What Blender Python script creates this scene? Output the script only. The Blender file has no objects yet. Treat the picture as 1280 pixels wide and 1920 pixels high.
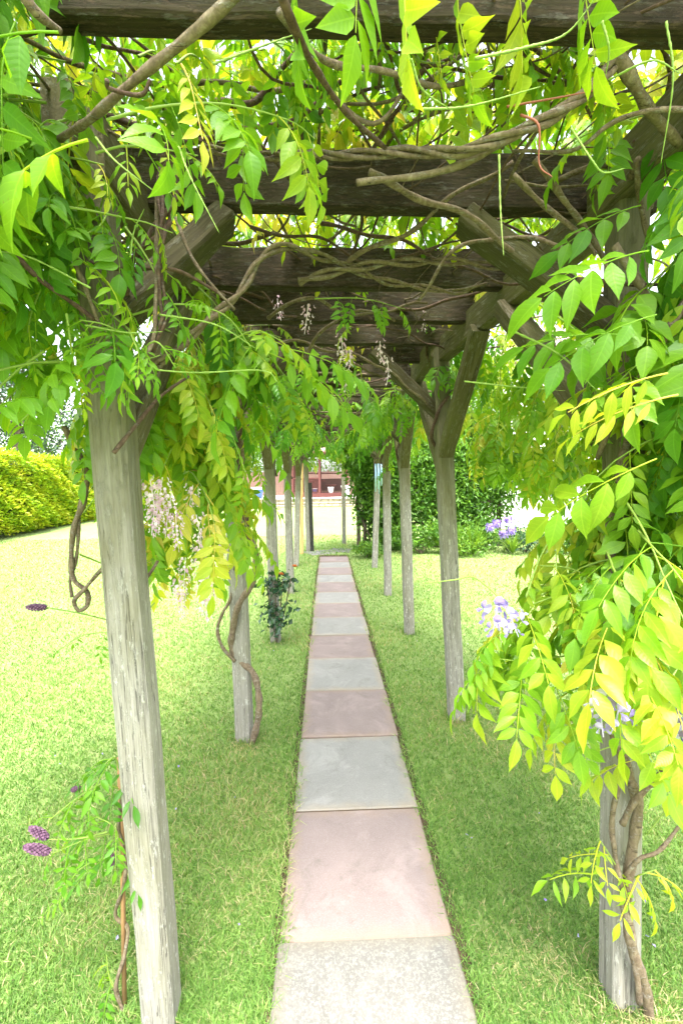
import bpy, math, random
import numpy as np
from mathutils import Vector, Matrix

random.seed(11); rng = np.random.default_rng(11)
S = bpy.context.scene
COL = S.collection
R = math.radians

# ------------------------------------------------------------------ camera
FPX = 839.0
CAM = Vector((-0.12, 0.0, 1.57))
CM = (Matrix.Rotation(R(-1.84), 3, 'Z') @ Matrix.Rotation(R(90 - 3.68), 3, 'X') @ Matrix.Rotation(R(-0.7), 3, 'Z'))
cd = bpy.data.cameras.new('camera'); co = bpy.data.objects.new('camera', cd); COL.objects.link(co)
co.matrix_world = Matrix.Translation(CAM) @ CM.to_4x4()
cd.sensor_fit = 'VERTICAL'; cd.sensor_height = 36.0; cd.lens = FPX / 1920 * 36
cd.clip_start = 0.05; cd.clip_end = 2000
S.camera = co

# ------------------------------------------------------------------ light
SUN_EL, SUN_AZ = 66.0, 180.0        # azimuth clockwise from +Y: high, behind the camera
W = bpy.data.worlds.new('World'); S.world = W; W.use_nodes = True
nt = W.node_tree; nt.nodes.clear()
sky = nt.nodes.new('ShaderNodeTexSky'); sky.sky_type = 'NISHITA'; sky.sun_disc = False
sky.sun_elevation = R(SUN_EL); sky.sun_rotation = R(SUN_AZ); sky.air_density = 1.0; sky.dust_density = 4.0; sky.ozone_density = 0.6
bg = nt.nodes.new('ShaderNodeBackground'); bg.inputs['Strength'].default_value = 0.15
wo = nt.nodes.new('ShaderNodeOutputWorld')
# thin overcast: the blue is veiled by white cloud over the whole dome
bw = nt.nodes.new('ShaderNodeRGBToBW'); mx = nt.nodes.new('ShaderNodeMix'); mx.data_type = 'RGBA'; mx.inputs[0].default_value = 0.75
nt.links.new(sky.outputs[0], bw.inputs[0]); nt.links.new(sky.outputs[0], mx.inputs[6]); nt.links.new(bw.outputs[0], mx.inputs[7])
nt.links.new(mx.outputs[2], bg.inputs[0]); nt.links.new(bg.outputs[0], wo.inputs[0])
sd = bpy.data.lights.new('sun', 'SUN'); sd.energy = 1.4; sd.angle = R(22); sd.color = (1.0, 0.95, 0.86)
so = bpy.data.objects.new('sun', sd); COL.objects.link(so)
az = R(SUN_AZ); el = R(SUN_EL)
sdir = Vector((math.sin(az) * math.cos(el), math.cos(az) * math.cos(el), math.sin(el)))
so.rotation_euler = sdir.to_track_quat('Z', 'Y').to_euler()
S.view_settings.view_transform = 'Standard'; S.view_settings.look = 'None'
S.view_settings.gamma = 1.0; S.view_settings.use_curve_mapping = False
S.view_settings.exposure = 3.1
try:
    S.cycles.max_bounces = 10; S.cycles.transmission_bounces = 8; S.cycles.diffuse_bounces = 6
    S.cycles.use_denoising = True
except Exception:
    pass

# ------------------------------------------------------------------ helpers
def at(px, py, Y):
    d = CM @ Vector(((px - 640) / FPX, (960 - py) / FPX, -1.0))
    t = (Y - CAM.y) / d.y
    return CAM + d * t

def gnd(px, py, z=0.0):
    d = CM @ Vector(((px - 640) / FPX, (960 - py) / FPX, -1.0))
    t = (z - CAM.z) / d.z
    return CAM + d * t

CMi = CM.transposed()
def proj(p):
    v = CMi @ (Vector(p) - CAM)
    if v.z > -0.05: return None
    return (640 + v.x / -v.z * FPX, 960 - v.y / -v.z * FPX, -v.z)

def gz(x, y):
    t = np.clip((np.asarray(y, float) - 9.0) / 15.0, 0, 1)
    return 0.31 * t * t * (3 - 2 * t)

def tag(o, label=None, cat=None, group=None, kind=None):
    if label: o['label'] = label
    if cat: o['category'] = cat
    if group: o['group'] = group
    if kind: o['kind'] = kind
    return o

def empty(name, loc, label=None, cat=None, group=None):
    o = bpy.data.objects.new(name, None); COL.objects.link(o); o.location = loc
    o.empty_display_size = 0.1
    return tag(o, label, cat, group)

def wpos(o):
    p = Vector((0, 0, 0))
    while o is not None:
        p += o.location; o = o.parent
    return p

def link(name, me, parent=None, loc=(0, 0, 0), rot=None, kind=None, tint=0.0):
    """loc is in world space; parents carry translations only"""
    o = bpy.data.objects.new(name, me); COL.objects.link(o)
    loc = Vector(loc)
    if parent is not None:
        o.parent = parent; loc = loc - wpos(parent)
    o.location = loc
    if rot is not None:
        if isinstance(rot, Matrix): o.rotation_euler = rot.to_euler()
        else: o.rotation_euler = rot
    if kind: o['kind'] = kind
    o.color = (tint, 0, 0, 1)
    return o

class MB:
    def __init__(s): s.v = []; s.f = []
    def add(s, vs, fs):
        n = len(s.v); s.v += [tuple(v) for v in vs]; s.f += [tuple(i + n for i in f) for f in fs]
    def box(s, c, d, M=None, bev=0.0):
        c = Vector(c); x, y, z = d[0] / 2, d[1] / 2, d[2] / 2
        if bev <= 0:
            vs = [Vector((i * x, j * y, k * z)) for k in (-1, 1) for j in (-1, 1) for i in (-1, 1)]
            fs = [(0, 2, 3, 1), (4, 5, 7, 6), (0, 1, 5, 4), (2, 6, 7, 3), (0, 4, 6, 2), (1, 3, 7, 5)]
        else:
            b = bev; ring = [(-x + b, -y), (x - b, -y), (x, -y + b), (x, y - b), (x - b, y), (-x + b, y), (-x, y - b), (-x, -y + b)]
            ins = [(px * (1 - b / x), py * (1 - b / y)) for px, py in ring]
            vs = [Vector((px, py, -z)) for px, py in ins] + [Vector((px, py, -z + b)) for px, py in ring] + [Vector((px, py, z - b)) for px, py in ring] + [Vector((px, py, z)) for px, py in ins]
            fs = [tuple(range(7, -1, -1)), tuple(range(24, 32))]
            for r in range(3):
                for i in range(8):
                    j = (i + 1) % 8
                    fs.append((r * 8 + i, r * 8 + j, r * 8 + 8 + j, r * 8 + 8 + i))
        if M is not None: vs = [M @ v for v in vs]
        s.add([v + c for v in vs], fs)
    def bar(s, a, b, w, h, up=(0, 0, 1), bev=0.0):
        a, b = Vector(a), Vector(b); d = b - a; L = d.length; X = d.normalized(); U = Vector(up)
        Y = U.cross(X).normalized(); Z = X.cross(Y)
        M = Matrix((X, Y, Z)).transposed()
        s.box((a + b) / 2, (L, w, h), M, bev)
    def tube(s, pts, rad, n=6, cap=True):
        pts = [Vector(p) for p in pts]; k = len(pts)
        if not hasattr(rad, '__len__'): rad = [rad] * k
        prev = None; base = len(s.v)
        for i, p in enumerate(pts):
            T = (pts[min(i + 1, k - 1)] - pts[max(i - 1, 0)])
            T = T.normalized() if T.length > 1e-9 else Vector((0, 0, 1))
            if prev is None:
                A = T.cross(Vector((0, 0, 1)) if abs(T.z) < .9 else Vector((1, 0, 0))).normalized()
            else:
                A = (prev - T * prev.dot(T)); A = A.normalized() if A.length > 1e-6 else T.orthogonal().normalized()
            prev = A; B = T.cross(A)
            for j in range(n):
                t = 2 * math.pi * j / n
                s.v.append(tuple(p + (A * math.cos(t) + B * math.sin(t)) * rad[i]))
        for i in range(k - 1):
            for j in range(n):
                j2 = (j + 1) % n
                s.f.append((base + i * n + j, base + i * n + j2, base + (i + 1) * n + j2, base + (i + 1) * n + j))
        if cap:
            s.f.append(tuple(base + j for j in range(n - 1, -1, -1))); s.f.append(tuple(base + (k - 1) * n + j for j in range(n)))
    def lathe(s, c, prof, n=16):
        base = len(s.v); c = Vector(c)
        for r, z in prof:
            for j in range(n):
                t = 2 * math.pi * j / n; s.v.append((c.x + r * math.cos(t), c.y + r * math.sin(t), c.z + z))
        for i in range(len(prof) - 1):
            for j in range(n):
                j2 = (j + 1) % n
                s.f.append((base + i * n + j, base + i * n + j2, base + (i + 1) * n + j2, base + (i + 1) * n + j))
    def mesh(s, name, mat, smooth=False, origin=(0, 0, 0)):
        me = bpy.data.meshes.new(name); o = Vector(origin)
        me.from_pydata([tuple(Vector(v) - o) for v in s.v], [], s.f)
        me.materials.append(mat)
        if smooth: me.polygons.foreach_set('use_smooth', [True] * len(me.polygons))
        me.update(); return me
    def build(s, name, mat, parent=None, smooth=False, kind=None, origin=None):
        if origin is None: origin = wpos(parent) if parent is not None else Vector((0, 0, 0))
        return link(name, s.mesh(name, mat, smooth, origin), parent, origin, kind=kind)

def np_mesh(name, V, loops, sizes, mat, tint=None, uv=None, smooth=True):
    me = bpy.data.meshes.new(name)
    V = np.asarray(V, np.float32); loops = np.asarray(loops, np.int32); sizes = np.asarray(sizes, np.int32)
    me.vertices.add(len(V)); me.vertices.foreach_set('co', V.ravel())
    me.loops.add(len(loops)); me.loops.foreach_set('vertex_index', loops)
    me.polygons.add(len(sizes))
    st = np.concatenate([[0], np.cumsum(sizes)[:-1]]).astype(np.int32)
    me.polygons.foreach_set('loop_start', st)
    me.polygons.foreach_set('use_smooth', np.full(len(sizes), smooth))
    me.update(calc_edges=True); me.validate()
    if tint is not None:
        a = me.attributes.new('tint', 'FLOAT', 'POINT'); a.data.foreach_set('value', np.asarray(tint, np.float32))
    if uv is not None:
        u = me.uv_layers.new(name='UVMap'); u.data.foreach_set('uv', np.asarray(uv, np.float32)[loops].ravel())
    me.materials.append(mat)
    return me

def catmull(pts, per=6):
    P = [Vector(p) for p in pts]
    P = [P[0] * 2 - P[1]] + P + [P[-1] * 2 - P[-2]]
    out = []
    for i in range(1, len(P) - 2):
        for k in range(per):
            t = k / per; a, b, c, d = P[i - 1], P[i], P[i + 1], P[i + 2]
            out.append(0.5 * ((2 * b) + (c - a) * t + (2 * a - 5 * b + 4 * c - d) * t * t + (3 * b - a - 3 * c + d) * t ** 3))
    out.append(P[-2]); return out

# ------------------------------------------------------------------ materials
def new_mat(name):
    m = bpy.data.materials.new(name); m.use_nodes = True
    n = m.node_tree.nodes; n.clear()
    out = n.new('ShaderNodeOutputMaterial')
    return m, n, m.node_tree.links, out

def ramp(n, stops, interp='LINEAR'):
    r = n.new('ShaderNodeValToRGB'); cr = r.color_ramp; cr.interpolation = interp
    while len(cr.elements) < len(stops): cr.elements.new(0.5)
    for e, (p, c) in zip(cr.elements, stops):
        e.position = p; e.color = (*c, 1)
    return r

def noise(n, l, vec, scale, detail=4, rough=.6, dist=0.0):
    t = n.new('ShaderNodeTexNoise'); t.inputs['Scale'].default_value = scale; t.inputs['Detail'].default_value = detail
    t.inputs['Roughness'].default_value = rough; t.inputs['Distortion'].default_value = dist
    if vec is not None: l.new(vec, t.inputs['Vector'])
    return t

def mapping(n, l, vec, scale=(1, 1, 1), loc=(0, 0, 0)):
    m = n.new('ShaderNodeMapping'); m.inputs['Scale'].default_value = scale; m.inputs['Location'].default_value = loc
    l.new(vec, m.inputs['Vector']); return m.outputs[0]

def mix(n, l, fac, a, b, mode='MIX'):
    m = n.new('ShaderNodeMix'); m.data_type = 'RGBA'; m.blend_type = mode
    for sock, v in ((m.inputs[0], fac), (m.inputs[6], a), (m.inputs[7], b)):
        if isinstance(v, (int, float)): sock.default_value = v
        elif isinstance(v, tuple): sock.default_value = (*v, 1)
        else: l.new(v, sock)
    return m.outputs[2]

def mth(n, l, op, a, b=None):
    m = n.new('ShaderNodeMath'); m.operation = op
    for s_, v in ((m.inputs[0], a), (m.inputs[1], b)):
        if v is None: continue
        if isinstance(v, (int, float)): s_.default_value = v
        else: l.new(v, s_)
    return m.outputs[0]

def bump(n, l, h, strength=.4, dist=.005):
    b = n.new('ShaderNodeBump'); b.inputs['Strength'].default_value = strength; b.inputs['Distance'].default_value = dist
    l.new(h, b.inputs['Height']); return b.outputs[0]

def principled(n, l, out, col, rough=.8, nrm=None, spec=.3):
    p = n.new('ShaderNodeBsdfPrincipled')
    if isinstance(col, tuple): p.inputs['Base Color'].default_value = (*col, 1)
    else: l.new(col, p.inputs['Base Color'])
    if isinstance(rough, (int, float)): p.inputs['Roughness'].default_value = rough
    else: l.new(rough, p.inputs['Roughness'])
    p.inputs['Specular IOR Level'].default_value = spec
    if nrm is not None: l.new(nrm, p.inputs['Normal'])
    if out is not None: l.new(p.outputs[0], out.inputs[0])
    return p

def plain(name, col, rough=.7, var=.25, scale=8, spec=.3, bmp=.2, metallic=0.0):
    m, n, l, out = new_mat(name)
    tc = n.new('ShaderNodeTexCoord')
    a = noise(n, l, tc.outputs['Object'], scale, 6)
    c = mix(n, l, a.outputs[0], tuple(x * (1 - var) for x in col), tuple(min(1, x * (1 + var)) for x in col))
    p = principled(n, l, out, c, rough, bump(n, l, a.outputs[0], bmp, .004), spec)
    p.inputs['Metallic'].default_value = metallic
    return m

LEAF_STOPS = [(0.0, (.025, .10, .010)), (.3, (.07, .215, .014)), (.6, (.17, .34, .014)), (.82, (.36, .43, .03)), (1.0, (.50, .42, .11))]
def leaf_mat(name, stops=LEAF_STOPS, trans=.5, veins=True, rough=.42, spec=.35, tmul=(1.55, 1.35, .55)):
    m, n, l, out = new_mat(name)
    at_ = n.new('ShaderNodeAttribute'); at_.attribute_name = 'tint'
    oi = n.new('ShaderNodeObjectInfo')
    sep = n.new('ShaderNodeSeparateColor'); l.new(oi.outputs['Color'], sep.inputs[0])
    f = mth(n, l, 'ADD', at_.outputs['Fac'], sep.outputs[0])
    tc = n.new('ShaderNodeTexCoord')
    nz = noise(n, l, tc.outputs['Object'], 14, 3)
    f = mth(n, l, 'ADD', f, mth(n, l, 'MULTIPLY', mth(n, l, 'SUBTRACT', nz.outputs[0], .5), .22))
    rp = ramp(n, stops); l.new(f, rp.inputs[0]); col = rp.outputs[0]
    nrm = None
    if veins:
        sx = n.new('ShaderNodeSeparateXYZ'); l.new(tc.outputs['UV'], sx.inputs[0])
        au = mth(n, l, 'ABSOLUTE', mth(n, l, 'SUBTRACT', sx.outputs[0], .5))
        ph = mth(n, l, 'SUBTRACT', mth(n, l, 'MULTIPLY', sx.outputs[1], 8.5), mth(n, l, 'MULTIPLY', au, 3.2))
        fr = mth(n, l, 'ABSOLUTE', mth(n, l, 'SUBTRACT', mth(n, l, 'FRACT', ph), .5))
        lat = mth(n, l, 'LESS_THAN', fr, .07)
        mid = mth(n, l, 'LESS_THAN', au, .03)
        vn = mth(n, l, 'MAXIMUM', mth(n, l, 'MULTIPLY', lat, .45), mid)
        lite = mix(n, l, 1.0, col, (1.35, 1.25, 1.6), 'MULTIPLY')
        col = mix(n, l, mth(n, l, 'MULTIPLY', vn, .85), col, lite)
        sp_ = noise(n, l, tc.outputs['Object'], 120, 3, .7); spr = ramp(n, [(.66, (0, 0, 0)), (.72, (1, 1, 1))]); l.new(sp_.outputs[0], spr.inputs[0])
        col = mix(n, l, mth(n, l, 'MULTIPLY', spr.outputs[0], .45), col, (.16, .13, .03))
        nrm = bump(n, l, mth(n, l, 'ADD', mth(n, l, 'MULTIPLY', fr, 1.0), mth(n, l, 'MULTIPLY', mid, -.6)), .35, .0012)
    p = principled(n, l, None, col, rough, nrm, spec)
    tr = n.new('ShaderNodeBsdfTranslucent')
    tcol = mix(n, l, 1.0, col, tmul, 'MULTIPLY'); l.new(tcol, tr.inputs[0])
    ms = n.new('ShaderNodeMixShader'); ms.inputs[0].default_value = trans
    l.new(p.outputs[0], ms.inputs[1]); l.new(tr.outputs[0], ms.inputs[2]); l.new(ms.outputs[0], out.inputs[0])
    return m

def wood_mat(name, c_dark, c_mid, c_light, algae=(.10, .11, .025), algae_amt=.4, lichen=.25, flake=0.0, zfade=None, iso=False):
    """grain runs along the object's local X"""
    m, n, l, out = new_mat(name)
    tc = n.new('ShaderNodeTexCoord'); oi = n.new('ShaderNodeObjectInfo')
    off = n.new('ShaderNodeVectorMath'); off.operation = 'ADD'
    cx = n.new('ShaderNodeCombineXYZ')
    l.new(mth(n, l, 'MULTIPLY', oi.outputs['Random'], 37.0), cx.inputs[0]); l.new(mth(n, l, 'MULTIPLY', oi.outputs['Random'], 11.0), cx.inputs[1])
    l.new(tc.outputs['Object'], off.inputs[0]); l.new(cx.outputs[0], off.inputs[1]); v = off.outputs[0]
    g = noise(n, l, mapping(n, l, v, (55, 55, 26) if iso else (3.2, 85, 85)), 1.5, 8, .7, .5)
    g2 = noise(n, l, mapping(n, l, v, (130, 130, 60) if iso else (5, 130, 130)), 1.0, 3, .6)
    rp = ramp(n, [(.28, c_dark), (.5, c_mid), (.74, c_light)]); l.new(g.outputs[0], rp.inputs[0])
    col = mix(n, l, mth(n, l, 'MULTIPLY', g2.outputs[0], .35), rp.outputs[0], tuple(x * .55 for x in c_dark))
    a = noise(n, l, mapping(n, l, v, (2.0, 6, 6)), 1.3, 5, .65)
    ar = ramp(n, [(.42, (0, 0, 0)), (.68, (1, 1, 1))]); l.new(a.outputs[0], ar.inputs[0])
    col = mix(n, l, mth(n, l, 'MULTIPLY', ar.outputs[0], algae_amt), col, algae)
    ck = noise(n, l, mapping(n, l, v, (.9, 38, 38)), 1.0, 4, .55, .3)
    ckm = mth(n, l, 'LESS_THAN', mth(n, l, 'ABSOLUTE', mth(n, l, 'SUBTRACT', ck.outputs[0], .5)), .006)
    ckg = noise(n, l, mapping(n, l, v, (1.6, 8, 8)), 1.0, 2); ckm = mth(n, l, 'MULTIPLY', ckm, mth(n, l, 'GREATER_THAN', ckg.outputs[0], .5))
    col = mix(n, l, mth(n, l, 'MULTIPLY', ckm, .75), col, tuple(x * .3 for x in c_dark))
    h = mth(n, l, 'ADD', mth(n, l, 'SUBTRACT', g.outputs[0], ckm), mth(n, l, 'MULTIPLY', g2.outputs[0], .5))
    if lichen:
        q = noise(n, l, mapping(n, l, v, (11, 42, 42)), 1.5, 8, .8)
        qr = ramp(n, [(.54, (0, 0, 0)), (.62, (1, 1, 1))]); l.new(q.outputs[0], qr.inputs[0])
        fac = mth(n, l, 'MULTIPLY', qr.outputs[0], lichen)
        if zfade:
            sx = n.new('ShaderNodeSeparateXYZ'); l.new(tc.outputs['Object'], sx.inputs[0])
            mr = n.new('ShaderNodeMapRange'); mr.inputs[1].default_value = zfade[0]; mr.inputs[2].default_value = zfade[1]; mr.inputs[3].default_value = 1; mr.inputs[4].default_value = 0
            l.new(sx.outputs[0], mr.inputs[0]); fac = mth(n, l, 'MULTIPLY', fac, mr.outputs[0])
        col = mix(n, l, fac, col, (.52, .52, .46))
        h = mth(n, l, 'ADD', h, mth(n, l, 'MULTIPLY', qr.outputs[0], .5))
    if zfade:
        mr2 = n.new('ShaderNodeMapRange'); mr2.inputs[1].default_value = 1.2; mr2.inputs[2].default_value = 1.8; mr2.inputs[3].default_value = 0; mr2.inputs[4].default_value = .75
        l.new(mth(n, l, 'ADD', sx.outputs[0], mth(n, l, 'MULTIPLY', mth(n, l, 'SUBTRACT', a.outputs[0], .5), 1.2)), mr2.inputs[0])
        col = mix(n, l, mr2.outputs[0], col, mix(n, l, g.outputs[0], (.045, .04, .016), (.15, .14, .06)))  # upper post darker: algae staining, with leaf shade put into the colour too
    if flake:
        q = noise(n, l, mapping(n, l, v, (14, 60, 60)), 1.5, 8, .8)
        qr = ramp(n, [(.52, (0, 0, 0)), (.58, (1, 1, 1))]); l.new(q.outputs[0], qr.inputs[0])
        col = mix(n, l, mth(n, l, 'MULTIPLY', qr.outputs[0], flake), col, (.11, .075, .05))
        h = mth(n, l, 'ADD', h, mth(n, l, 'MULTIPLY', qr.outputs[0], -.8))
    principled(n, l, out, col, .85, bump(n, l, h, .7, .006), .2)
    return m

M = {}
M['leaf'] = leaf_mat('wisteria_leaf')
M['leaf_far'] = leaf_mat('wisteria_leaf_far', veins=False)
M['twig'] = plain('green_shoot', (.20, .30, .05), .5, .3, 40)
M['bark'] = wood_mat('vine_bark', (.07, .05, .032), (.17, .125, .085), (.33, .27, .2), algae_amt=.25, lichen=.3, iso=True)
M['bark_dark'] = wood_mat('vine_bark_dark', (.04, .024, .018), (.10, .06, .045), (.2, .14, .1), algae_amt=.1, lichen=.15, iso=True)
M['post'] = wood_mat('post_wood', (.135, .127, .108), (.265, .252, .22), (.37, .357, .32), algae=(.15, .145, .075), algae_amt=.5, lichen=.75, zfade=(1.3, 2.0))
M['post_dark'] = wood_mat('post_black_wood', (.012, .013, .012), (.03, .032, .028), (.06, .06, .05), algae_amt=.1, lichen=.1)
M['post_new'] = wood_mat('post_new_wood', (.42, .26, .10), (.55, .36, .15), (.66, .46, .22), algae_amt=.05, lichen=0)
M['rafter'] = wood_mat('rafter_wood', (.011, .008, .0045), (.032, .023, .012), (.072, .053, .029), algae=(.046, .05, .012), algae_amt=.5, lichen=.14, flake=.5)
M['beam'] = wood_mat('beam_wood', (.05, .042, .02), (.105, .09, .048), (.18, .155, .10), algae=(.10, .105, .025), algae_amt=.6, lichen=.2)
M['brace'] = wood_mat('brace_wood', (.025, .02, .011), (.06, .05, .027), (.12, .10, .06), algae=(.07, .075, .018), algae_amt=.6, lichen=.2)

def slab_mat(name, base, speck, edge, agg=False):
    m, n, l, out = new_mat(name)
    tc = n.new('ShaderNodeTexCoord'); oi = n.new('ShaderNodeObjectInfo')
    off = n.new('ShaderNodeVectorMath'); off.operation = 'ADD'; cx = n.new('ShaderNodeCombineXYZ')
    l.new(mth(n, l, 'MULTIPLY', oi.outputs['Random'], 50.0), cx.inputs[0]); l.new(tc.outputs['Object'], off.inputs[0]); l.new(cx.outputs[0], off.inputs[1]); v = off.outputs[0]
    big = noise(n, l, v, 4.5, 6, .65, .4)
    col = mix(n, l, big.outputs[0], tuple(x * .72 for x in base), tuple(min(1, x * 1.22) for x in base))
    fine = noise(n, l, v, 120 if agg else 210, 3, .75)
    fr = ramp(n, [(.46, (0, 0, 0)), (.62, (1, 1, 1))]); l.new(fine.outputs[0], fr.inputs[0])
    col = mix(n, l, mth(n, l, 'MULTIPLY', fr.outputs[0], .7 if agg else .6), col, speck)
    vo = n.new('ShaderNodeTexVoronoi'); vo.inputs['Scale'].default_value = 26; l.new(v, vo.inputs['Vector'])
    vr = ramp(n, [(.05, (1, 1, 1)), (.12, (0, 0, 0))]); l.new(vo.outputs['Distance'], vr.inputs[0])
    col = mix(n, l, mth(n, l, 'MULTIPLY', vr.outputs[0], .25), col, (.2, .18, .15))
    st = noise(n, l, v, 2.6, 9, .78, 1.2); sr = ramp(n, [(.50, (0, 0, 0)), (.66, (1, 1, 1))]); l.new(st.outputs[0], sr.inputs[0])
    col = mix(n, l, mth(n, l, 'MULTIPLY', sr.outputs[0], .45), col, tuple(min(1, x * 1.55 + .02) for x in base))
    s2 = noise(n, l, v, 7, 9, .82, .8); r2 = ramp(n, [(.55, (0, 0, 0)), (.68, (1, 1, 1))]); l.new(s2.outputs[0], r2.inputs[0])
    col = mix(n, l, mth(n, l, 'MULTIPLY', r2.outputs[0], .5), col, (.10, .095, .075))
    # dirt and sand along the edges: real wear with its own outline
    sx = n.new('ShaderNodeSeparateXYZ'); l.new(tc.outputs['Object'], sx.inputs[0])
    ex = mth(n, l, 'ABSOLUTE', sx.outputs[0]); ey = mth(n, l, 'ABSOLUTE', sx.outputs[1])
    ed = mth(n, l, 'MAXIMUM', ex, mth(n, l, 'SUBTRACT', ey, .012))
    nn = noise(n, l, v, 12, 5, .7)
    ed = mth(n, l, 'ADD', ed, mth(n, l, 'MULTIPLY', mth(n, l, 'SUBTRACT', nn.outputs[0], .5), .12))
    er = n.new('ShaderNodeMapRange'); er.inputs[1].default_value = .235; er.inputs[2].default_value = .30; l.new(ed, er.inputs[0])
    col = mix(n, l, mth(n, l, 'MULTIPLY', er.outputs[0], .6), col, edge)
    h = mth(n, l, 'ADD', fine.outputs[0], mth(n, l, 'MULTIPLY', big.outputs[0], .7))
    principled(n, l, out, col, .9, bump(n, l, h, .5, .003), .2)
    return m
M['slab_grey'] = slab_mat('slab_grey', (.185, .182, .172), (.25, .246, .233), (.25, .205, .145))
M['slab_pink'] = slab_mat('slab_pink', (.18, .143, .136), (.225, .193, .186), (.23, .17, .125))
M['slab_beige'] = slab_mat('slab_beige', (.112, .109, .099), (.195, .191, .175), (.14, .12, .09), agg=True)

def lawn_mat():
    m, n, l, out = new_mat('lawn')
    tc = n.new('ShaderNodeTexCoord'); v = tc.outputs['Object']
    a = noise(n, l, v, 1.1, 5, .6); b = noise(n, l, v, 60, 4, .7); c = noise(n, l, v, 9, 5, .7)
    col = mix(n, l, a.outputs[0], (.19, .28, .08), (.30, .36, .14))
    br = ramp(n, [(.35, (0, 0, 0)), (.65, (1, 1, 1))]); l.new(b.outputs[0], br.inputs[0])
    col = mix(n, l, mth(n, l, 'MULTIPLY', br.outputs[0], .55), col, (.11, .19, .045))
    cr = ramp(n, [(.52, (0, 0, 0)), (.72, (1, 1, 1))]); l.new(c.outputs[0], cr.inputs[0])
    col = mix(n, l, mth(n, l, 'MULTIPLY', cr.outputs[0], .5), col, (.38, .35, .19))
    principled(n, l, out, col, .95, bump(n, l, b.outputs[0], .8, .02), .1)
    return m
M['lawn'] = lawn_mat()
M['soil'] = plain('soil', (.07, .048, .032), .95, .6, 60, .1, .8)
GRASS_STOPS = [(0.0, (.06, .14, .025)), (.35, (.135, .265, .05)), (.62, (.225, .35, .085)), (.8, (.38, .37, .17)), (1.0, (.46, .37, .24))]
M['grass'] = leaf_mat('grass_blade', GRASS_STOPS, .35, False, .5, .3)

# ------------------------------------------------------------------ ground
def grid_axis(lo, hi, n): return np.linspace(lo, hi, n)
xs = np.concatenate([[-400, -120, -50], np.linspace(-24, 24, 33), [50, 120, 400]])
ys = np.concatenate([[-60, -15], np.linspace(-3, 33, 49), [45, 90, 200, 600]])
X, Y = np.meshgrid(xs, ys)
V = np.stack([X.ravel(), Y.ravel(), gz(X.ravel(), Y.ravel())], 1)
nx = len(xs); q = np.arange(len(xs) * (len(ys) - 1)).reshape(len(ys) - 1, nx)[:, :-1].ravel()
loops = np.stack([q, q + 1, q + nx + 1, q + nx], 1).ravel()
g = link('lawn', np_mesh('lawn', V, loops, np.full(len(q), 4), M['lawn'])); tag(g, 'mown green lawn under and around the pergola', None, None, 'structure')

# ------------------------------------------------------------------ path of slabs
path = MB(); path.box((0, 4.3, .002), (.66, 10.9, .006)); po = path.build('path', M['soil'])
tag(po, 'straight garden path of pink and grey square paving slabs', None, None, 'structure')
def slab_mesh(mat, sx=.596, sy=.598, seed=0):
    r = random.Random(seed); mb = MB(); mb.box((0, 0, 0), (sx, sy, .04), bev=.005)
    mb.v = [(x + r.uniform(-.002, .002), y + r.uniform(-.002, .002), z) for x, y, z in mb.v]
    return mb.mesh('paving_slab', mat)
J0 = gnd(690, 1760, .014).y; J1 = gnd(625, 1191, .014).y; DJ = (J1 - J0) / 5
slab_meshes = {k: [slab_mesh(M['slab_' + k], sy=DJ - .009, seed=i) for i in range(3)] for k in ('grey', 'pink', 'beige')}
for i in range(-3, 14):
    k = 'beige' if i == 0 else ('pink' if i % 2 else 'grey')
    yc = J0 - DJ / 2 + DJ * i
    o = link('paving_slab', slab_meshes[k][i % 3], po, (random.uniform(-.008, .008) - (.01 if i == 5 else 0), yc, -.004 + random.uniform(-.005, .004)))
    o.rotation_euler = (R(random.uniform(-.35, .35)), R(random.uniform(-.35, .35)), R(random.uniform(-.6, .6)))
for (px, py, rz, k) in ((598, 1034, 25, 'grey'), (638, 1030, -18, 'beige')):
    p = gnd(px, py, .03); o = link('paving_slab', slab_meshes[k][1], po, (p.x, p.y, gz(p.x, p.y) - .014)); o.rotation_euler.z = R(rz)

# ------------------------------------------------------------------ pergola
base = Vector((0, 1.3, 0))
pergola = empty('pergola', base, 'long weathered timber pergola over the slab path, wisteria on its roof', 'pergola')

def timber_mesh(L, w, h, mat, seed, bev=.008, seg=8, rough=.0025):
    """a sawn beam along local +X from 0 to L, slightly waney"""
    r = random.Random(seed); v = []; f = []
    ring = [(-w / 2 + bev, -h / 2), (w / 2 - bev, -h / 2), (w / 2, -h / 2 + bev), (w / 2, h / 2 - bev), (w / 2 - bev, h / 2), (-w / 2 + bev, h / 2), (-w / 2, h / 2 - bev), (-w / 2, -h / 2 + bev)]
    for i in range(seg + 1):
        oy, oz = r.uniform(-rough, rough), r.uniform(-rough, rough)
        for (a, b) in ring:
            v.append((L * i / seg, a + oy + r.uniform(-rough, rough) * .5, b + oz + r.uniform(-rough, rough) * .5))
    for i in range(seg):
        for j in range(8):
            k = (j + 1) % 8; f.append((i * 8 + j, i * 8 + k, i * 8 + 8 + k, i * 8 + 8 + j))
    f.append(tuple(range(7, -1, -1))); f.append(tuple(seg * 8 + j for j in range(8)))
    me = bpy.data.meshes.new('timber'); me.from_pydata(v, [], f); me.materials.append(mat); me.update(); return me

tseed = [0]
def timber(name, a, b, w, h, mat, parent, up=(0, 0, 1), bev=.008, seg=8, rough=.0025):
    a, b = Vector(a), Vector(b); d = b - a; Xa = d.normalized(); U = Vector(up)
    Ya = U.cross(Xa).normalized(); Za = Xa.cross(Ya); tseed[0] += 1
    return link(name, timber_mesh(d.length, w, h, mat, tseed[0], bev, seg, rough), parent, a, Matrix((Xa, Ya, Za)).transposed())

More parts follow.
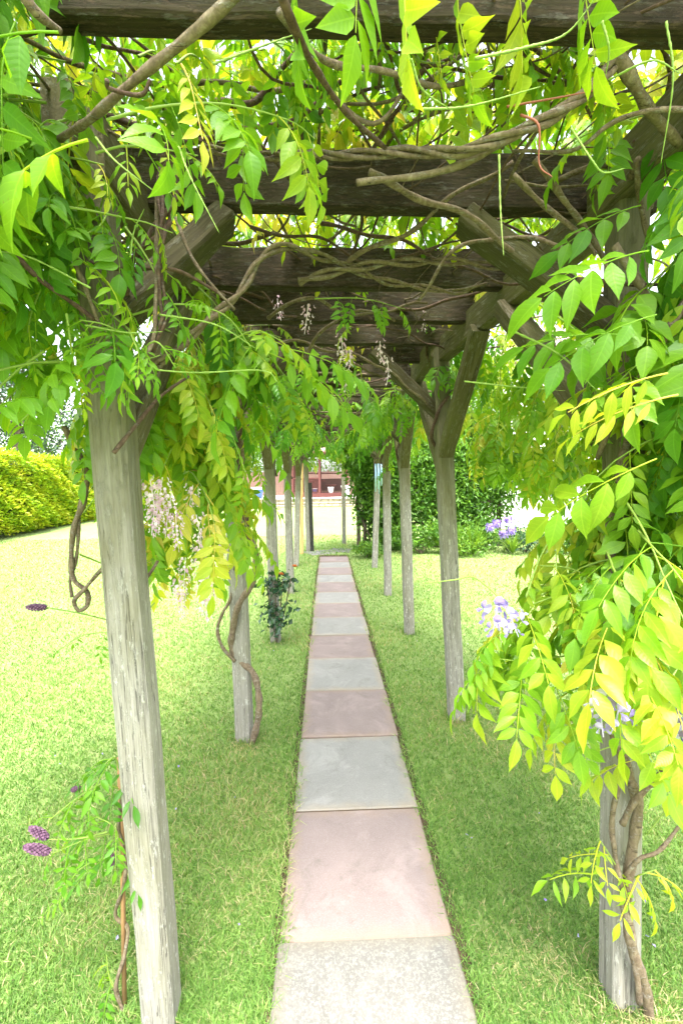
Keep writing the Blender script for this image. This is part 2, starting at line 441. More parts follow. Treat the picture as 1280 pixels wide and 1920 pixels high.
TOP = 2.47
POSTS = {}
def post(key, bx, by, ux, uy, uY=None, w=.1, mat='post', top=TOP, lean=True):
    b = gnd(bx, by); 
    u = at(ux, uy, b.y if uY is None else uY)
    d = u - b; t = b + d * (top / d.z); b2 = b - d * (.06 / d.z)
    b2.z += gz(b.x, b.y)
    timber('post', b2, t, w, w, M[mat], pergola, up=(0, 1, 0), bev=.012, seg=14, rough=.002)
    POSTS[key] = (b, t)
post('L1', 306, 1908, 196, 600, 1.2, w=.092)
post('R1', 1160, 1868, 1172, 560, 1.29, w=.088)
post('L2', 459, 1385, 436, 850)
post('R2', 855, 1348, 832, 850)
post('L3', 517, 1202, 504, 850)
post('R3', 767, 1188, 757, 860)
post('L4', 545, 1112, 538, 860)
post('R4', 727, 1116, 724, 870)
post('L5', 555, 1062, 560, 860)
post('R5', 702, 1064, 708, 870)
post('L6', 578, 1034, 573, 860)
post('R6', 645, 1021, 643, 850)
timber('post', gnd(585.5, 1034) + Vector((0, 0, -.05)), at(581, 905, gnd(585, 1034).y), .085, .085, M['post_dark'], pergola, up=(0, 1, 0))
timber('post', gnd(566, 1039) + Vector((0, 0, -.05)), at(565, 850, gnd(566, 1039).y) + Vector((0, 0, .4)), .075, .075, M['post_new'], pergola, up=(0, 1, 0))

# long beams on the post tops, one length per bay, lapped at the posts
def bay(keys, side):
    pts = [Vector((POSTS[k][1].x, POSTS[k][1].y, 2.405)) for k in keys]
    pts[0].y = 1.24 if side < 0 else .25
    for i in range(len(pts) - 1):
        a, b = pts[i].copy(), pts[i + 1].copy(); d = (b - a).normalized()
        j = .02 if i % 2 else -.02
        a.x += j; b.x += j; a -= d * .04; b += d * .10
        dz = -.012 if i % 2 else .012
        a.z += dz; b.z += dz
        timber('beam', a, b, .07, .15, M['beam'], pergola)
pL = ['L1', 'L2', 'L3', 'L4', 'L5', 'L6']; pR = ['R1', 'R2', 'R3', 'R4', 'R5']
POSTS['L0'] = (None, Vector((POSTS['L1'][1].x, .2, TOP))); POSTS['R0'] = (None, Vector((POSTS['R1'][1].x + .03, .2, TOP)))
bay(['L0'] + pL, -1); bay(['R0'] + pR, 1)
def lerp_x(keys, y):
    P = [(POSTS[k][1].y, POSTS[k][1].x) for k in keys]
    return float(np.interp(y, [p[0] for p in P], [p[1] for p in P]))
def raft_y(py, z=2.415):
    d = CM @ Vector((0, (960 - py) / FPX, -1.0)); return d.y * (z - CAM.z) / d.z
RAFT = [raft_y(p) - .045 for p in (78, 402, 546, 609, 651)]
RAFT += [RAFT[-1] + .41 * (i + 1) for i in range(19)]
print('rafters', RAFT[:6], 'joints', J0, DJ)
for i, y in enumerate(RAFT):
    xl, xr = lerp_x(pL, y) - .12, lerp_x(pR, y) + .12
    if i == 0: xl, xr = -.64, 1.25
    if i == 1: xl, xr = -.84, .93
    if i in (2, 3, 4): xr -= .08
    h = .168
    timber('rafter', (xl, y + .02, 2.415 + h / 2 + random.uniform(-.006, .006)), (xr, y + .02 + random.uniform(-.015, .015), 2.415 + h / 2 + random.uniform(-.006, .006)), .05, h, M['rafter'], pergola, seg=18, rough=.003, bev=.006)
# knee braces
def plate_x(sgn, y): return lerp_x((['L0'] + pL) if sgn < 0 else (['R0'] + pR), y)
def braces(key, near=.6, far=.7, cross=.42, sgn=1):
    b, t = POSTS[key]
    def on(z):
        return b + (t - b) * (z / t.z)
    if far: timber('brace', on(1.66) + Vector((0, .02, 0)), Vector((plate_x(sgn, t.y + far), t.y + far, 2.33)), .075, .09, M['beam'], pergola, up=(1, 0, 0))
    if near: timber('brace', on(1.74) - Vector((0, .02, 0)), Vector((plate_x(sgn, t.y - near), t.y - near, 2.33)), .075, .09, M['beam'], pergola, up=(1, 0, 0))
    if cross: timber('brace', on(2.0) + Vector((-sgn * .02, .012, 0)), Vector((t.x - sgn * cross, min(RAFT, key=lambda q: abs(q - t.y - .08)) + .02, 2.385)), .07, .09, M['brace'], pergola, up=(0, 1, 0))
for k in ('L1', 'L2', 'L3', 'L4', 'L5'): braces(k, sgn=-1, cross=.28 if k == 'L1' else .4, near=0 if k == 'L1' else .6)
for k in ('R1', 'R2', 'R3', 'R4', 'R5'): braces(k, sgn=1, near=0 if k == 'R1' else .6)

# ------------------------------------------------------------------ compound leaves
def leaflet(L, Wd, hi, fold, curl, r):
    if hi: ts = [0, .1, .24, .42, .6, .77, .9, 1]; ws = [.05, .40, .80, 1, .87, .50, .16, 0]
    else: ts = [0, .2, .44, .74, 1]; ws = [.05, .72, 1, .52, 0]
    v, uv = [], []
    wav = r.uniform(0, 6); side = r.uniform(-.2, .2)
    for t, w in zip(ts[:-1], ws[:-1]):
        h = w * Wd / 2; zc = -curl * t * t * L; yc = side * L * t * t
        e = fold * h
        v += [(t * L, yc - h, zc + e + .045 * L * math.sin(wav + 8 * t) * w * (hi * 1)), (t * L, yc, zc), (t * L, yc + h, zc + e + .045 * L * math.sin(wav + 2 + 7 * t) * w * (hi * 1))]
        uv += [(.5 - .5 * w, t), (.5, t), (.5 + .5 * w, t)]
    v.append((L, side * L, -curl * L)); uv.append((.5, 1)); f = []; k = len(ts) - 1
    for i in range(k - 1):
        a = i * 3; f += [(a, a + 3, a + 4, a + 1), (a + 1, a + 4, a + 5, a + 2)]
    a = (k - 1) * 3; f += [(a, 3 * k, a + 1), (a + 1, 3 * k, a + 2)]
    return np.array(v), f, uv

def comp_leaf(seed, pitch, hi, npair=5, droop=.5, LL=.068, rl=.23, narrow=1.0, bend=.7):
    """returns arrays for a pinnate leaf; rachis starts at origin toward +X at the given pitch and sags"""
    r = random.Random(seed); V, loops, sizes, tint, uvs = [], [], [], [], []
    nV = 0
    ns = 9; p = Vector((0, 0, 0)); ang = pitch; pts = [p.copy()]; tans = []
    yawj = r.uniform(-.25, .25)
    for i in range(ns):
        T = Vector((math.cos(ang) * math.cos(yawj * i / ns), math.cos(ang) * math.sin(yawj * i / ns), math.sin(ang))); tans.append(T)
        p = p + T * rl / ns; pts.append(p.copy()); ang = max(ang - bend / ns, -1.45)
    tans.append(T)
    def add(v, f, uv, t):
        nonlocal nV
        V.append(v); uvs.extend(uv); tint.extend([t] * len(v))
        for q in f: loops.extend([i + nV for i in q]); sizes.append(len(q))
        nV += len(v)
    mb = MB(); mb.tube(pts, [.0017 * (1 - .5 * i / ns) for i in range(ns + 1)], 3 if not hi else 4, False)
    add(np.array(mb.v), mb.f, [(.5, .5)] * len(mb.v), .12)
    def put(s, side, size):
        i = min(int(s * ns), ns - 1); fr = s * ns - i; q = pts[i].lerp(pts[i + 1], fr); T = tans[i]
        if side == 0: d = T + Vector((0, 0, -droop * .5)) + Vector((0, r.uniform(-.15, .15), 0)); sv = Vector((0, 1, 0))
        else:
            sv = Vector((0, 0, 1)).cross(T); sv = sv.normalized() * side if sv.length > .2 else Vector((0, side, 0))
            d = sv * r.uniform(.75, 1.0) + T * r.uniform(.3, .6) + Vector((0, 0, -1)) * droop * r.uniform(.7, 1.35) * (1 - .55 * abs(T.z))
        d.normalize()
        Nr = T.cross(sv * side) if side else T.cross(Vector((0, 1, 0)))
        if Nr.z < 0: Nr = -Nr
        up = Nr + sv * (.4 * droop if side else 0) + Vector((r.uniform(-.45, .45), r.uniform(-.45, .45), r.uniform(-.3, .3)))
        yv = up.cross(d)
        if yv.length < .05: yv = Vector((0, 1, 0)).cross(d)
        yv.normalize(); zv = d.cross(yv)
        Mx = np.array(Matrix((d, yv, zv)).transposed())
        v, f, uv = leaflet(LL * size * r.uniform(.9, 1.1), LL * .42 * narrow * size * r.uniform(.88, 1.1), hi, r.uniform(.1, .5), r.uniform(.05, .5), r)
        add(v @ Mx.T + np.array(q + d * .004), f, uv, r.uniform(-.07, .07))
    for k in range(npair):
        s = .22 + .68 * k / max(1, npair - 1); size = (.72, .9, 1.0, 1.0, .95, .9, .85)[min(6, int(k * 6 / max(1, npair - 1)))]
        for side in (-1, 1): put(min(.97, s + r.uniform(-.015, .015)), side, size)
    put(1.0, 0, 1.05)
    return dict(V=np.concatenate(V).astype(np.float32), loops=np.array(loops), sizes=np.array(sizes), tint=np.array(tint), uv=np.array(uvs))

PITCH = [.45, -.05, -.6, -1.15]
LEAFS = {}      # (kind, pitch index) -> list of (hi dict, lo dict, hi mesh)
def leaf_set(kind, npair, droop, LL, rl, narrow, nvar):
    for pi, pt in enumerate(PITCH):
        L = []
        for s in range(nvar):
            sd_ = hash((kind == 'a', pi, s, npair)) & 0xffff
            args = dict(npair=npair + (s % 2), droop=droop * (.8 + .35 * ((s % 3) - 1)), LL=LL, rl=rl, narrow=narrow)
            hi = comp_leaf(1000 * npair + 37 * pi + s, pt, True, **args); lo = comp_leaf(1000 * npair + 37 * pi + s, pt, False, **args)
            me = np_mesh('leaf', hi['V'], hi['loops'], hi['sizes'], M['leaf'], hi['tint'], hi['uv'])
            L.append((hi, lo, me))
        LEAFS[(kind, pi)] = L
leaf_set('full', 5, .85, .076, .235, 1.0, 5)
leaf_set('broad', 4, .75, .084, .20, 1.08, 5)
leaf_set('young', 4, 1.15, .046, .14, .78, 3)
leaf_set('small', 3, .5, .034, .085, .8, 2)

class Plant:
    def __init__(s, name, loc, label, cat='wisteria', group=None, maxobj=300):
        s.o = empty(name, loc, label, cat, group); s.leaves = []; s.twigs = MB(); s.max = maxobj
    def leaf(s, pos, yaw, pitch, scale=1.0, tint=.35, kind='full', roll=0.0):
        s.leaves.append((Vector(pos), yaw, pitch, scale, tint, kind, roll, random.random()))
    def spray(s, p0, d0, L, n, tint=.35, sag=1.0, kind='full', scale=1.0, pit=(-.05, 1.15), wander=.35, r0=.0035, tvar=.17):
        p = Vector(p0); d = Vector(d0).normalized(); k = max(4, int(L / .05)); pts = [p.copy()]; ds = L / k; tr = []
        for i in range(k):
            d = d + Vector((random.uniform(-1, 1), random.uniform(-1, 1), random.uniform(-1, 1))) * wander * .3 + Vector((0, 0, -sag * ds))
            d.normalize(); p = p + d * ds; pts.append(p.copy())
        s.along(pts, n, tint, kind, scale, pit, r0, tvar)
    def along(s, pts, n, tint=.35, kind='full', scale=1.0, pit=(-.05, 1.15), r0=.0035, tvar=.12, start=.15):
        pts = [Vector(p) for p in pts]; k = len(pts) - 1
        s.twigs.tube(pts, [r0 * (1 - .6 * i / k) for i in range(k + 1)], 4, False)
        side = random.choice((-1, 1))
        for j in range(n):
            u = (start + (1 - start) * (j + random.uniform(.2, .8)) / n) * k; i = min(int(u), k - 1); q = pts[i].lerp(pts[i + 1], u - i)
            T = pts[i + 1] - pts[i]; hd = math.atan2(T.y, T.x); side = -side
            yaw = hd + side * random.uniform(.5, 1.5) if j < n - 1 else hd + random.uniform(-.4, .4)
            tip = j / max(1, n - 1)
            kd = kind
            if kind == 'mix': kd = random.choice(('full', 'full', 'broad', 'young')) if tip < .75 else 'young'
            s.leaf(q, yaw, -random.uniform(*pit), scale * random.uniform(.75, 1.1) * (1 - .25 * tip), tint + random.uniform(-tvar, tvar) + .12 * tip, kd, random.uniform(-.25, .25))
    def finish(s, name='leaf', hi_dist=99):
        if len(s.twigs.v): s.twigs.build('twigs', M['twig'], s.o, True, 'stuff')
        vis = []
        for i, Lf in enumerate(s.leaves):
            c = Lf[0] + Vector((math.cos(Lf[1]), math.sin(Lf[1]), -.4)) * .1 * Lf[3]
            q = proj(c); sc = 0
            if q and -60 < q[0] < 1340 and -60 < q[1] < 1980: sc = Lf[3] / q[2]
            vis.append((sc, i))
        vis.sort(reverse=True); pick = {i for sc, i in vis[:s.max] if sc > 0.09}
        Vs, Ls, Ss, Ts, Us, off = [], [], [], [], [], 0
        for i, (pos, yaw, pitch, scale, tint, kind, roll, rv) in enumerate(s.leaves):
            pi = min(range(4), key=lambda k: abs(PITCH[k] - pitch)); var = LEAFS[(kind, pi)]; hi, lo, me = var[int(rv * len(var)) % len(var)]
            Mx = Matrix.Rotation(yaw, 3, 'Z') @ Matrix.Rotation(-(pitch - PITCH[pi]), 3, 'Y') @ Matrix.Rotation(roll, 3, 'X')
            if i in pick:
                o = link('leaf', me, s.o, pos, Mx, tint=min(max(tint, 0), 1)); o.scale = (scale,) * 3
            else:
                v = lo['V'] @ np.array(Mx).T * scale + np.array(pos - s.o.location)
                Vs.append(v); Ls.append(lo['loops'] + off); Ss.append(lo['sizes']); Ts.append(lo['tint'] + tint); Us.append(lo['uv']); off += len(v)
        if Vs:
            me = np_mesh('foliage', np.concatenate(Vs), np.concatenate(Ls), np.concatenate(Ss), M['leaf'], np.concatenate(Ts), np.concatenate(Us))
            link('foliage', me, s.o, s.o.location, kind='stuff')
    def vine(s, pts, r, strands=1, mat='bark', name='stem', taper=.7, wob=.006, px=True, twist=2.2):
        P = [at(*p) if px else Vector(p) for p in pts]; C = catmull(P, 7); k = len(C)
        acc = [0]
        for i in range(1, k): acc.append(acc[-1] + (C[i] - C[i - 1]).length)
        mb = MB(); ph0 = random.uniform(0, 6)
        rs = r if strands == 1 else r * .62
        for st in range(strands):
            pp = []; rr = []; o1, o2 = random.uniform(0, 9), random.uniform(0, 9)
            for i, c in enumerate(C):
                T = (C[min(i + 1, k - 1)] - C[max(i - 1, 0)]).normalized(); A = T.orthogonal().normalized(); A = Vector((0, 0, 1)).cross(T); A = A.normalized() if A.length > .1 else Vector((1, 0, 0)); B = T.cross(A)
                a = ph0 + 2 * math.pi * st / strands + acc[i] / max(acc[-1], .1) * twist * 2 * math.pi * (acc[-1] / .6)
                off = (A * math.cos(a) + B * math.sin(a)) * (rs * .95 if strands > 1 else 0)
                wv = A * math.sin(acc[i] * 17 + o1) * wob + B * math.sin(acc[i] * 23 + o2) * wob
                u = i / (k - 1)
                pp.append(c + off + wv); rr.append(rs * (1 - (1 - taper) * u) * (1 + .12 * math.sin(acc[i] * 60 + o1) + random.uniform(-.08, .08)))
            mb.tube(pp, rr, 7)
        o = C[0]; me = mb.mesh('stem', M[mat], True, o)
        return link(name, me, s.o, o)

# racemes and florets ------------------------------------------------------------
def petal_mat(name, stops, trans=.35):
    return leaf_mat(name, stops, trans, False, .6, .2, (1, 1, 1))
M['pink_petal'] = petal_mat('pink_petal', [(0, (.52, .28, .44)), (.5, (.74, .54, .68)), (1, (.85, .74, .82))])
M['lilac_petal'] = petal_mat('lilac_petal', [(0, (.17, .11, .40)), (.5, (.34, .28, .58)), (1, (.58, .54, .72))])
M['purple_petal'] = petal_mat('purple_petal', [(0, (.05, .022, .045)), (.5, (.11, .052, .098)), (1, (.23, .125, .19))], .2)
def floret(mb, c, d, s, r):
    """banner petal bent back, two wings and a keel"""
    d = Vector(d).normalized(); A = d.cross(Vector((0, 0, 1))); A = A.normalized() if A.length > .1 else Vector((1, 0, 0)); U = A.cross(d)
    c = Vector(c); pts = []
    ring = [(.0, 0, 0), (-.42, .25, .1), (-.5, .62, .0), (-.22, .95, -.18), (.22, .95, -.18), (.5, .62, .0), (.42, .25, .1), (0, .5, .16)]
    v = [c + (A * x + U * y + d * z) * s for x, y, z in ring]
    mb.add(v, [(0, 1, 7), (1, 2, 7), (2, 3, 7), (3, 4, 7), (4, 5, 7), (5, 6, 7), (6, 0, 7)])
    for sg in (-1, 1):
        w = [(0, 0, 0), (.12 * sg, .1, .5), (.2 * sg, -.12, .75), (.05 * sg, -.35, .6)]
        mb.add([c + (A * x + U * y + d * z) * s for x, y, z in w], [(0, 1, 2, 3)])
def raceme_mesh(seed, L, rad, n, s, mat, skip=0.0):
    r = random.Random(seed); mb = MB(); mb.tube([(0, 0, 0), (r.uniform(-.01, .01), 0, -L * .5), (r.uniform(-.015, .015), r.uniform(-.01, .01), -L)], [.0018, .0015, .001], 4, False)
    tv = [1.0] * len(mb.v)
    for i in range(n):
        t = (i + .5) / n; a = i * 2.4 + r.uniform(-.4, .4); rr = rad * (1.0 - .55 * t) * r.uniform(.7, 1.1)
        if r.random() < skip: continue
        c = Vector((math.cos(a) * rr, math.sin(a) * rr, -L * (.04 + .96 * t) + r.uniform(-.006, .006)))
        k = len(mb.v); floret(mb, c, (math.cos(a), math.sin(a), r.uniform(-.5, .3)), s * r.uniform(.8, 1.15) * (1 - .35 * t), r)
        tv += [r.uniform(.15, .95)] * (len(mb.v) - k)
    me = mb.mesh('flower_cluster', M[mat], False)
    a = me.attributes.new('tint', 'FLOAT', 'POINT'); a.data.foreach_set('value', np.array(tv, np.float32))
    return me
PINK = [raceme_mesh(i, .2, .032, 44, .018, 'pink_petal', .3) for i in range(4)]
PINKS = [raceme_mesh(20 + i, .11, .022, 20, .013, 'pink_petal', .3) for i in range(3)]
LILAC = [raceme_mesh(40 + i, .075, .034, 13, .024, 'lilac_petal') for i in range(3)]
def flower(plant, me, p, sc=1.0):
    o = link('flower_cluster', me, plant.o, p, (R(random.uniform(-10, 10)), R(random.uniform(-10, 10)), random.uniform(0, 6))); o.scale = (sc,) * 3


# ------------------------------------------------------------------ wisterias
U = random.uniform
def pb(key, dx=0.0, dy=0.0):
    b = POSTS[key][0]; return Vector((b.x + dx, b.y + dy, float(gz(b.x, b.y))))
wL1 = Plant('wisteria', pb('L1', -.1, .1), 'wisteria climbing the big pale post at the lower left, loose curly stem hanging beside it')
wR1 = Plant('wisteria', pb('R1', .1, -.03), 'bright yellow-green wisteria on the near post at the right edge, lilac flowers low down')
wL2 = Plant('wisteria', pb('L2', .05, -.03), 'wisteria with pale pink racemes twining up the second post on the lawn side')
wR2 = Plant('wisteria', pb('R2', .08, .05), 'wisteria over the white-flecked post right of the path, lime leaves behind its brace')
wL3 = Plant('wisteria', pb('L3', -.05, .05), 'wisteria on the post above the dark-leaved rose bush')
wR3 = Plant('wisteria', pb('R3', .05, .05), 'wisteria around the grey post between the white-flecked post and the wind chime')
wL4 = Plant('wisteria', pb('L4', -.05, .05), 'shaded wisteria on the thin grey post just behind the rose bush')
wR4 = Plant('wisteria', pb('R4', .05, .05), 'shaded wisteria on the post just in front of the blue wind chime')
wL5 = Plant('wisteria', pb('L5', -.05, .05), 'far wisteria over the post beside the new yellow timber')
wR5 = Plant('wisteria', pb('R5', .05, .05), 'far wisteria over the post behind the blue wind chime')

def canopy(pl, n, x0, x1, y0, y1, z0=2.6, z1=2.98, tint=.55, L=.5, nl=7, kind='full', scale=1.0, pit=(-.1, .9)):
    for _ in range(n):
        a = U(0, 6.28)
        pl.spray((U(x0, x1), U(y0, y1), U(z0, z1)), (math.cos(a), math.sin(a), U(-.1, .3)), L * U(.7, 1.3), nl, tint + U(-.15, .15), .9, kind, scale, pit)
def curtain(pl, n, x0, x1, y0, y1, z0, z1, out, tint=.4, L=.45, nl=6, kind='full', sag=2.2, pit=(.3, 1.3), scale=1.0):
    for _ in range(n):
        d = Vector((out[0] + U(-.7, .7), out[1] + U(-.7, .7), U(-.5, .2)))
        pl.spray((U(x0, x1), U(y0, y1), U(z0, z1)), d, L * U(.6, 1.3), nl, tint + U(-.12, .12), sag, kind, scale, pit)

# roof foliage, one stretch per plant
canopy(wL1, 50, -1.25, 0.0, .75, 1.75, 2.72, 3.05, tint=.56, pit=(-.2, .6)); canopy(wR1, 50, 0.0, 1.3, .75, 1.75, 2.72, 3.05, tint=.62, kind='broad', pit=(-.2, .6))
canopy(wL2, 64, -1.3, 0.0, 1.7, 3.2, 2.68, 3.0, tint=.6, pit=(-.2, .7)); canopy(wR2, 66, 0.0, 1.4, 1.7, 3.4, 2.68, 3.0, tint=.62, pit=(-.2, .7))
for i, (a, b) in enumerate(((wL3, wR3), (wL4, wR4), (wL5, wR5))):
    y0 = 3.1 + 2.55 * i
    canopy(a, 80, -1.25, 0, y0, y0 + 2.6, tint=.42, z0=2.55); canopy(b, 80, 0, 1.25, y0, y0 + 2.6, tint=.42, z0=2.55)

# L1: mass at the left edge, hanging over the plate and left of the post
curtain(wL1, 44, -1.4, -.82, .95, 1.6, 2.2, 2.85, (-.5, -.1), tint=.44, scale=1.1, L=.36)
curtain(wL1, 12, -1.5, -.95, 1.0, 1.5, 2.15, 2.45, (-.3, -.2), tint=.48, kind='broad', scale=1.1, L=.34)
curtain(wL1, 10, -.9, -.5, .62, .95, 2.2, 2.6, (-.5, -.3), tint=.42, kind='broad')
curtain(wL1, 8, -1.0, -.68, .75, 1.1, 2.35, 2.65, (-.6, -.4), tint=.42, kind='broad')
curtain(wL1, 16, -.82, -.56, .95, 1.1, 1.85, 2.4, (.0, -.3), tint=.42, kind='young', L=.22, nl=4)
curtain(wL1, 8, -.85, -.6, .95, 1.1, 2.1, 2.5, (-.2, -.3), tint=.42, kind='full', L=.22, nl=4, scale=.9)
curtain(wL1, 6, -.62, -.42, 1.5, 1.7, 1.95, 2.25, (.2, .2), tint=.40)
def sp(pl, pts, n, tint=.4, kind='full', scale=1.0, pit=(-.05, 1.0), r0=.003, tvar=.08, start=.1):
    pl.along(catmull([at(*p) for p in pts], 5), n, tint, kind, scale, pit, r0, tvar, start)
def lf(pl, base_, tip, tint, kind='full', scale=1.0, roll=0.0, pitch=None):
    a, b = at(*base_), at(*tip); d = b - a
    pl.leaf(a, math.atan2(d.y, d.x), math.asin(max(-1, min(1, d.z / d.length))) if pitch is None else pitch, scale, tint, kind, roll)
curtain(wL1, 20, -.95, -.62, .85, 1.06, 2.3, 2.75, (-.1, -.3), tint=.44, kind='broad', L=.24, nl=4)
curtain(wR1, 12, .72, 1.0, .98, 1.15, 2.1, 2.5, (.0, -.2), tint=.46, kind='broad', L=.22, nl=4)
curtain(wR1, 6, .70, 1.05, .98, 1.2, 1.6, 2.0, (-.1, -.2), tint=.5, kind='mix', L=.28, nl=5)
# large near leaves
lf(wL1, (165, 262, .62), (-10, 420, .58), .58, 'broad', 1.05, -.75, pitch=-.42)
lf(wL1, (60, 260, .66), (-60, 360, .6), .5, 'broad', 1.0, -.7, pitch=-.2)
lf(wL1, (110, 60, .62), (20, 190, .6), .45, 'broad', 1.05, -.8, pitch=-.3)
lf(wL1, (30, 40, .7), (-40, 200, .66), .42, 'full', 1.0)
sp(wL1, [(200, 225, .78), (300, 200, .80), (420, 195, .84), (540, 225, .9), (590, 260, .95)], 7, .5, 'broad', .85, (.5, 1.2))
lf(wL1, (340, 120, .75), (380, 190, .72), .85, 'young', 1.0)
sp(wL1, [(210, 380, 1.1), (190, 420, 1.05), (160, 440, 1.0)], 4, .34, 'broad', .8)
sp(wL1, [(230, 560, 1.12), (180, 650, 1.0), (90, 740, .95), (40, 790, .93)], 7, .42, 'broad', .85)
sp(wL1, [(250, 590, 1.1), (330, 570, 1.08), (420, 590, 1.12), (470, 650, 1.15)], 4, .4, 'young', .9)
sp(wL1, [(250, 640, 1.05), (200, 610, 1.0), (150, 600, .98)], 5, .4, 'small', 1.0)
sp(wL1, [(240, 690, 1.05), (290, 640, 1.0), (330, 690, 1.02)], 5, .4, 'small', 1.0)
sp(wL1, [(140, 470, 1.2), (60, 560, 1.15), (-20, 600, 1.1)], 7, .4, 'broad', 1.0)
sp(wL1, [(160, 640, 1.3), (80, 690, 1.25), (0, 760, 1.2)], 7, .44, 'broad', .95)
sp(wL1, [(150, 1040, 1.45), (240, 1070, 1.6), (300, 1040, 1.7)], 3, .3, 'small', 1.3)
sp(wL1, [(290, 1130, 1.55), (240, 1180, 1.5), (160, 1190, 1.5), (110, 1220, 1.5)], 5, .38, 'small', 1.1)
# hanging racemes of leaves at the top, close to the lens
for b_, t_, ti, k in (((660, -200, .62), (690, -60, .6), .55, 'broad'), ((770, -170, .6), (740, -40, .6), .72, 'broad'), ((860, -60, .8), (850, 50, .8), .66, 'full'), ((960, -60, .8), (990, 40, .8), .70, 'broad'), ((820, 20, .9), (810, 90, .9), .70, 'young'), ((1100, -90, .75), (1090, -10, .75), .62, 'broad'), ((560, -120, .7), (540, -30, .7), .5, 'broad')):
    lf(wR1, b_, t_, ti, k, .85)
for px in (690, 760, 830, 900, 960, 1020, 1080):
    sp(wR1, [(px, U(20, 130), .95), (px + 30, U(30, 130), 1.0), (px + U(30, 80), U(80, 150), 1.05)], 4, U(.5, .75), random.choice(('broad', 'young', 'full')), .72, (.2, 1.1))
for px in (180, 260, 330, 420, 500, 570):
    sp(wL1, [(px, U(60, 130), 1.0), (px + 30, U(60, 130), 1.05), (px + U(30, 80), U(80, 150), 1.1)], 4, U(.4, .65), random.choice(('broad', 'full')), .72, (.2, 1.1))

# L2: drooping lime curtain behind the first post
curtain(wL2, 14, -.80, -.62, 1.5, 1.9, 1.85, 2.25, (.0, .1), tint=.56, sag=3.0, pit=(.6, 1.3), scale=1.2)
curtain(wL2, 13, -.78, -.64, 1.55, 2.0, 1.6, 1.9, (.0, .1), tint=.60, sag=3.0, pit=(.6, 1.35), scale=1.2)
curtain(wL2, 5, -.76, -.62, 1.6, 2.0, 1.45, 1.55, (-.1, .1), tint=.66, sag=3.0, pit=(.6, 1.35), scale=1.15, L=.25, nl=5)
curtain(wL2, 9, -.95, -.7, 2.3, 2.8, 1.8, 2.3, (-.1, -.3), tint=.5, sag=3.0, pit=(.5, 1.2), L=.35)
sp(wL2, [(430, 640, 1.35), (480, 620, 1.3), (530, 640, 1.28)], 3, .5, 'full', .9)
lf(wL2, (500, 660, 1.3), (640, 800, 1.22), .55, 'full', 1.25, .8, pitch=-.55)
lf(wL2, (545, 655, 1.38), (650, 740, 1.3), .5, 'full', 1.15, .8, pitch=-.4)
lf(wL2, (470, 650, 1.25), (430, 790, 1.2), .45, 'full', 1.1, pitch=-.9)
lf(wL2, (480, 790, 1.5), (500, 900, 1.5), .5, 'full', 1.0, pitch=-.9)
lf(wL2, (430, 910, 1.7), (490, 960, 1.7), .55, 'full', 1.1, .8, pitch=-.5)
lf(wL2, (420, 930, 1.65), (470, 1060, 1.6), .6, 'full', 1.15, pitch=-1.0)
for (px, py, Y) in ((282, 925, 1.36), (305, 920, 1.38), (322, 950, 1.42), (330, 985, 1.4), (296, 945, 1.42), (362, 935, 1.5), (372, 1025, 1.55), (412, 1040, 1.7), (348, 1070, 1.5), (378, 1090, 1.42), (392, 1100, 1.5), (335, 1110, 1.6), (368, 990, 1.45)):
    flower(wL2, random.choice(PINK), at(px, py - 25, Y), U(.62, .85))
for (px, py, Y) in ((578, 570, 1.7), (640, 630, 1.8), (655, 655, 1.85), (725, 670, 1.9), (712, 640, 1.95), (645, 690, 2.2), (520, 560, 2.2), (790, 580, 2.4)):
    flower(wL2, random.choice(PINKS), at(px, py, Y), 1.0)
sp(wL2, [(590, 560, 1.65), (680, 560, 1.7), (760, 580, 1.75)], 5, .45, 'broad', .55, (.5, 1.2))
sp(wR2, [(700, 730, 2.6), (660, 740, 2.5), (640, 760, 2.4)], 4, .35, 'full', 1.0)

# R1: the bright mass on the right
curtain(wR1, 13, .68, 1.0, .95, 1.2, 1.7, 2.2, (-.1, -.3), tint=.46, kind='broad', scale=1.2, L=.32)
curtain(wR1, 10, .60, .98, .95, 1.2, 1.4, 1.8, (-.3, -.3), tint=.52, kind='broad', scale=1.2, L=.34)
curtain(wR1, 4, .56, .75, 1.0, 1.25, 1.3, 1.5, (-.5, -.2), tint=.56, kind='full', scale=1.2, L=.36, pit=(.0, .9))
curtain(wR1, 8, .85, 1.15, .95, 1.3, 1.3, 2.2, (.0, -.6), tint=.50, kind='broad', scale=1.2, L=.36)
curtain(wR1, 24, 1.0, 1.7, 1.6, 2.3, 1.7, 2.4, (-.1, -.2), tint=.52, scale=1.1)
curtain(wR1, 8, .60, .9, 1.2, 1.5, 1.5, 1.8, (-.4, -.2), tint=.54, kind='full', scale=1.15, L=.34)
curtain(wR1, 12, .95, 1.4, 1.1, 1.6, 2.25, 2.6, (.3, -.2), tint=.5, kind='broad')
curtain(wR2, 14, .88, 1.25, 2.95, 3.6, 1.75, 2.35, (.0, -.2), tint=.56, scale=1.25, L=.4)
curtain(wR2, 26, .98, 1.6, 2.1, 2.9, 1.75, 2.25, (-.05, -.2), tint=.54, scale=1.05, L=.38)
lf(wR1, (1215, 470, .85), (1050, 500, .8), .48, 'broad', 1.05, -.8)
lf(wR1, (1230, 590, .85), (1130, 640, .8), .42, 'broad', 1.0, -.8)
lf(wR1, (1200, 385, 1.1), (1110, 420, 1.0), .40, 'broad', 1.0, -.8)
lf(wR1, (1180, 630, .95), (1020, 610, .95), .40, 'broad', 1.05, -.8)
lf(wR1, (1250, 700, .8), (1110, 730, .78), .78, 'young', 1.3, -.8)
lf(wR1, (1270, 740, .8), (1150, 790, .78), .8, 'young', 1.3, -.8)
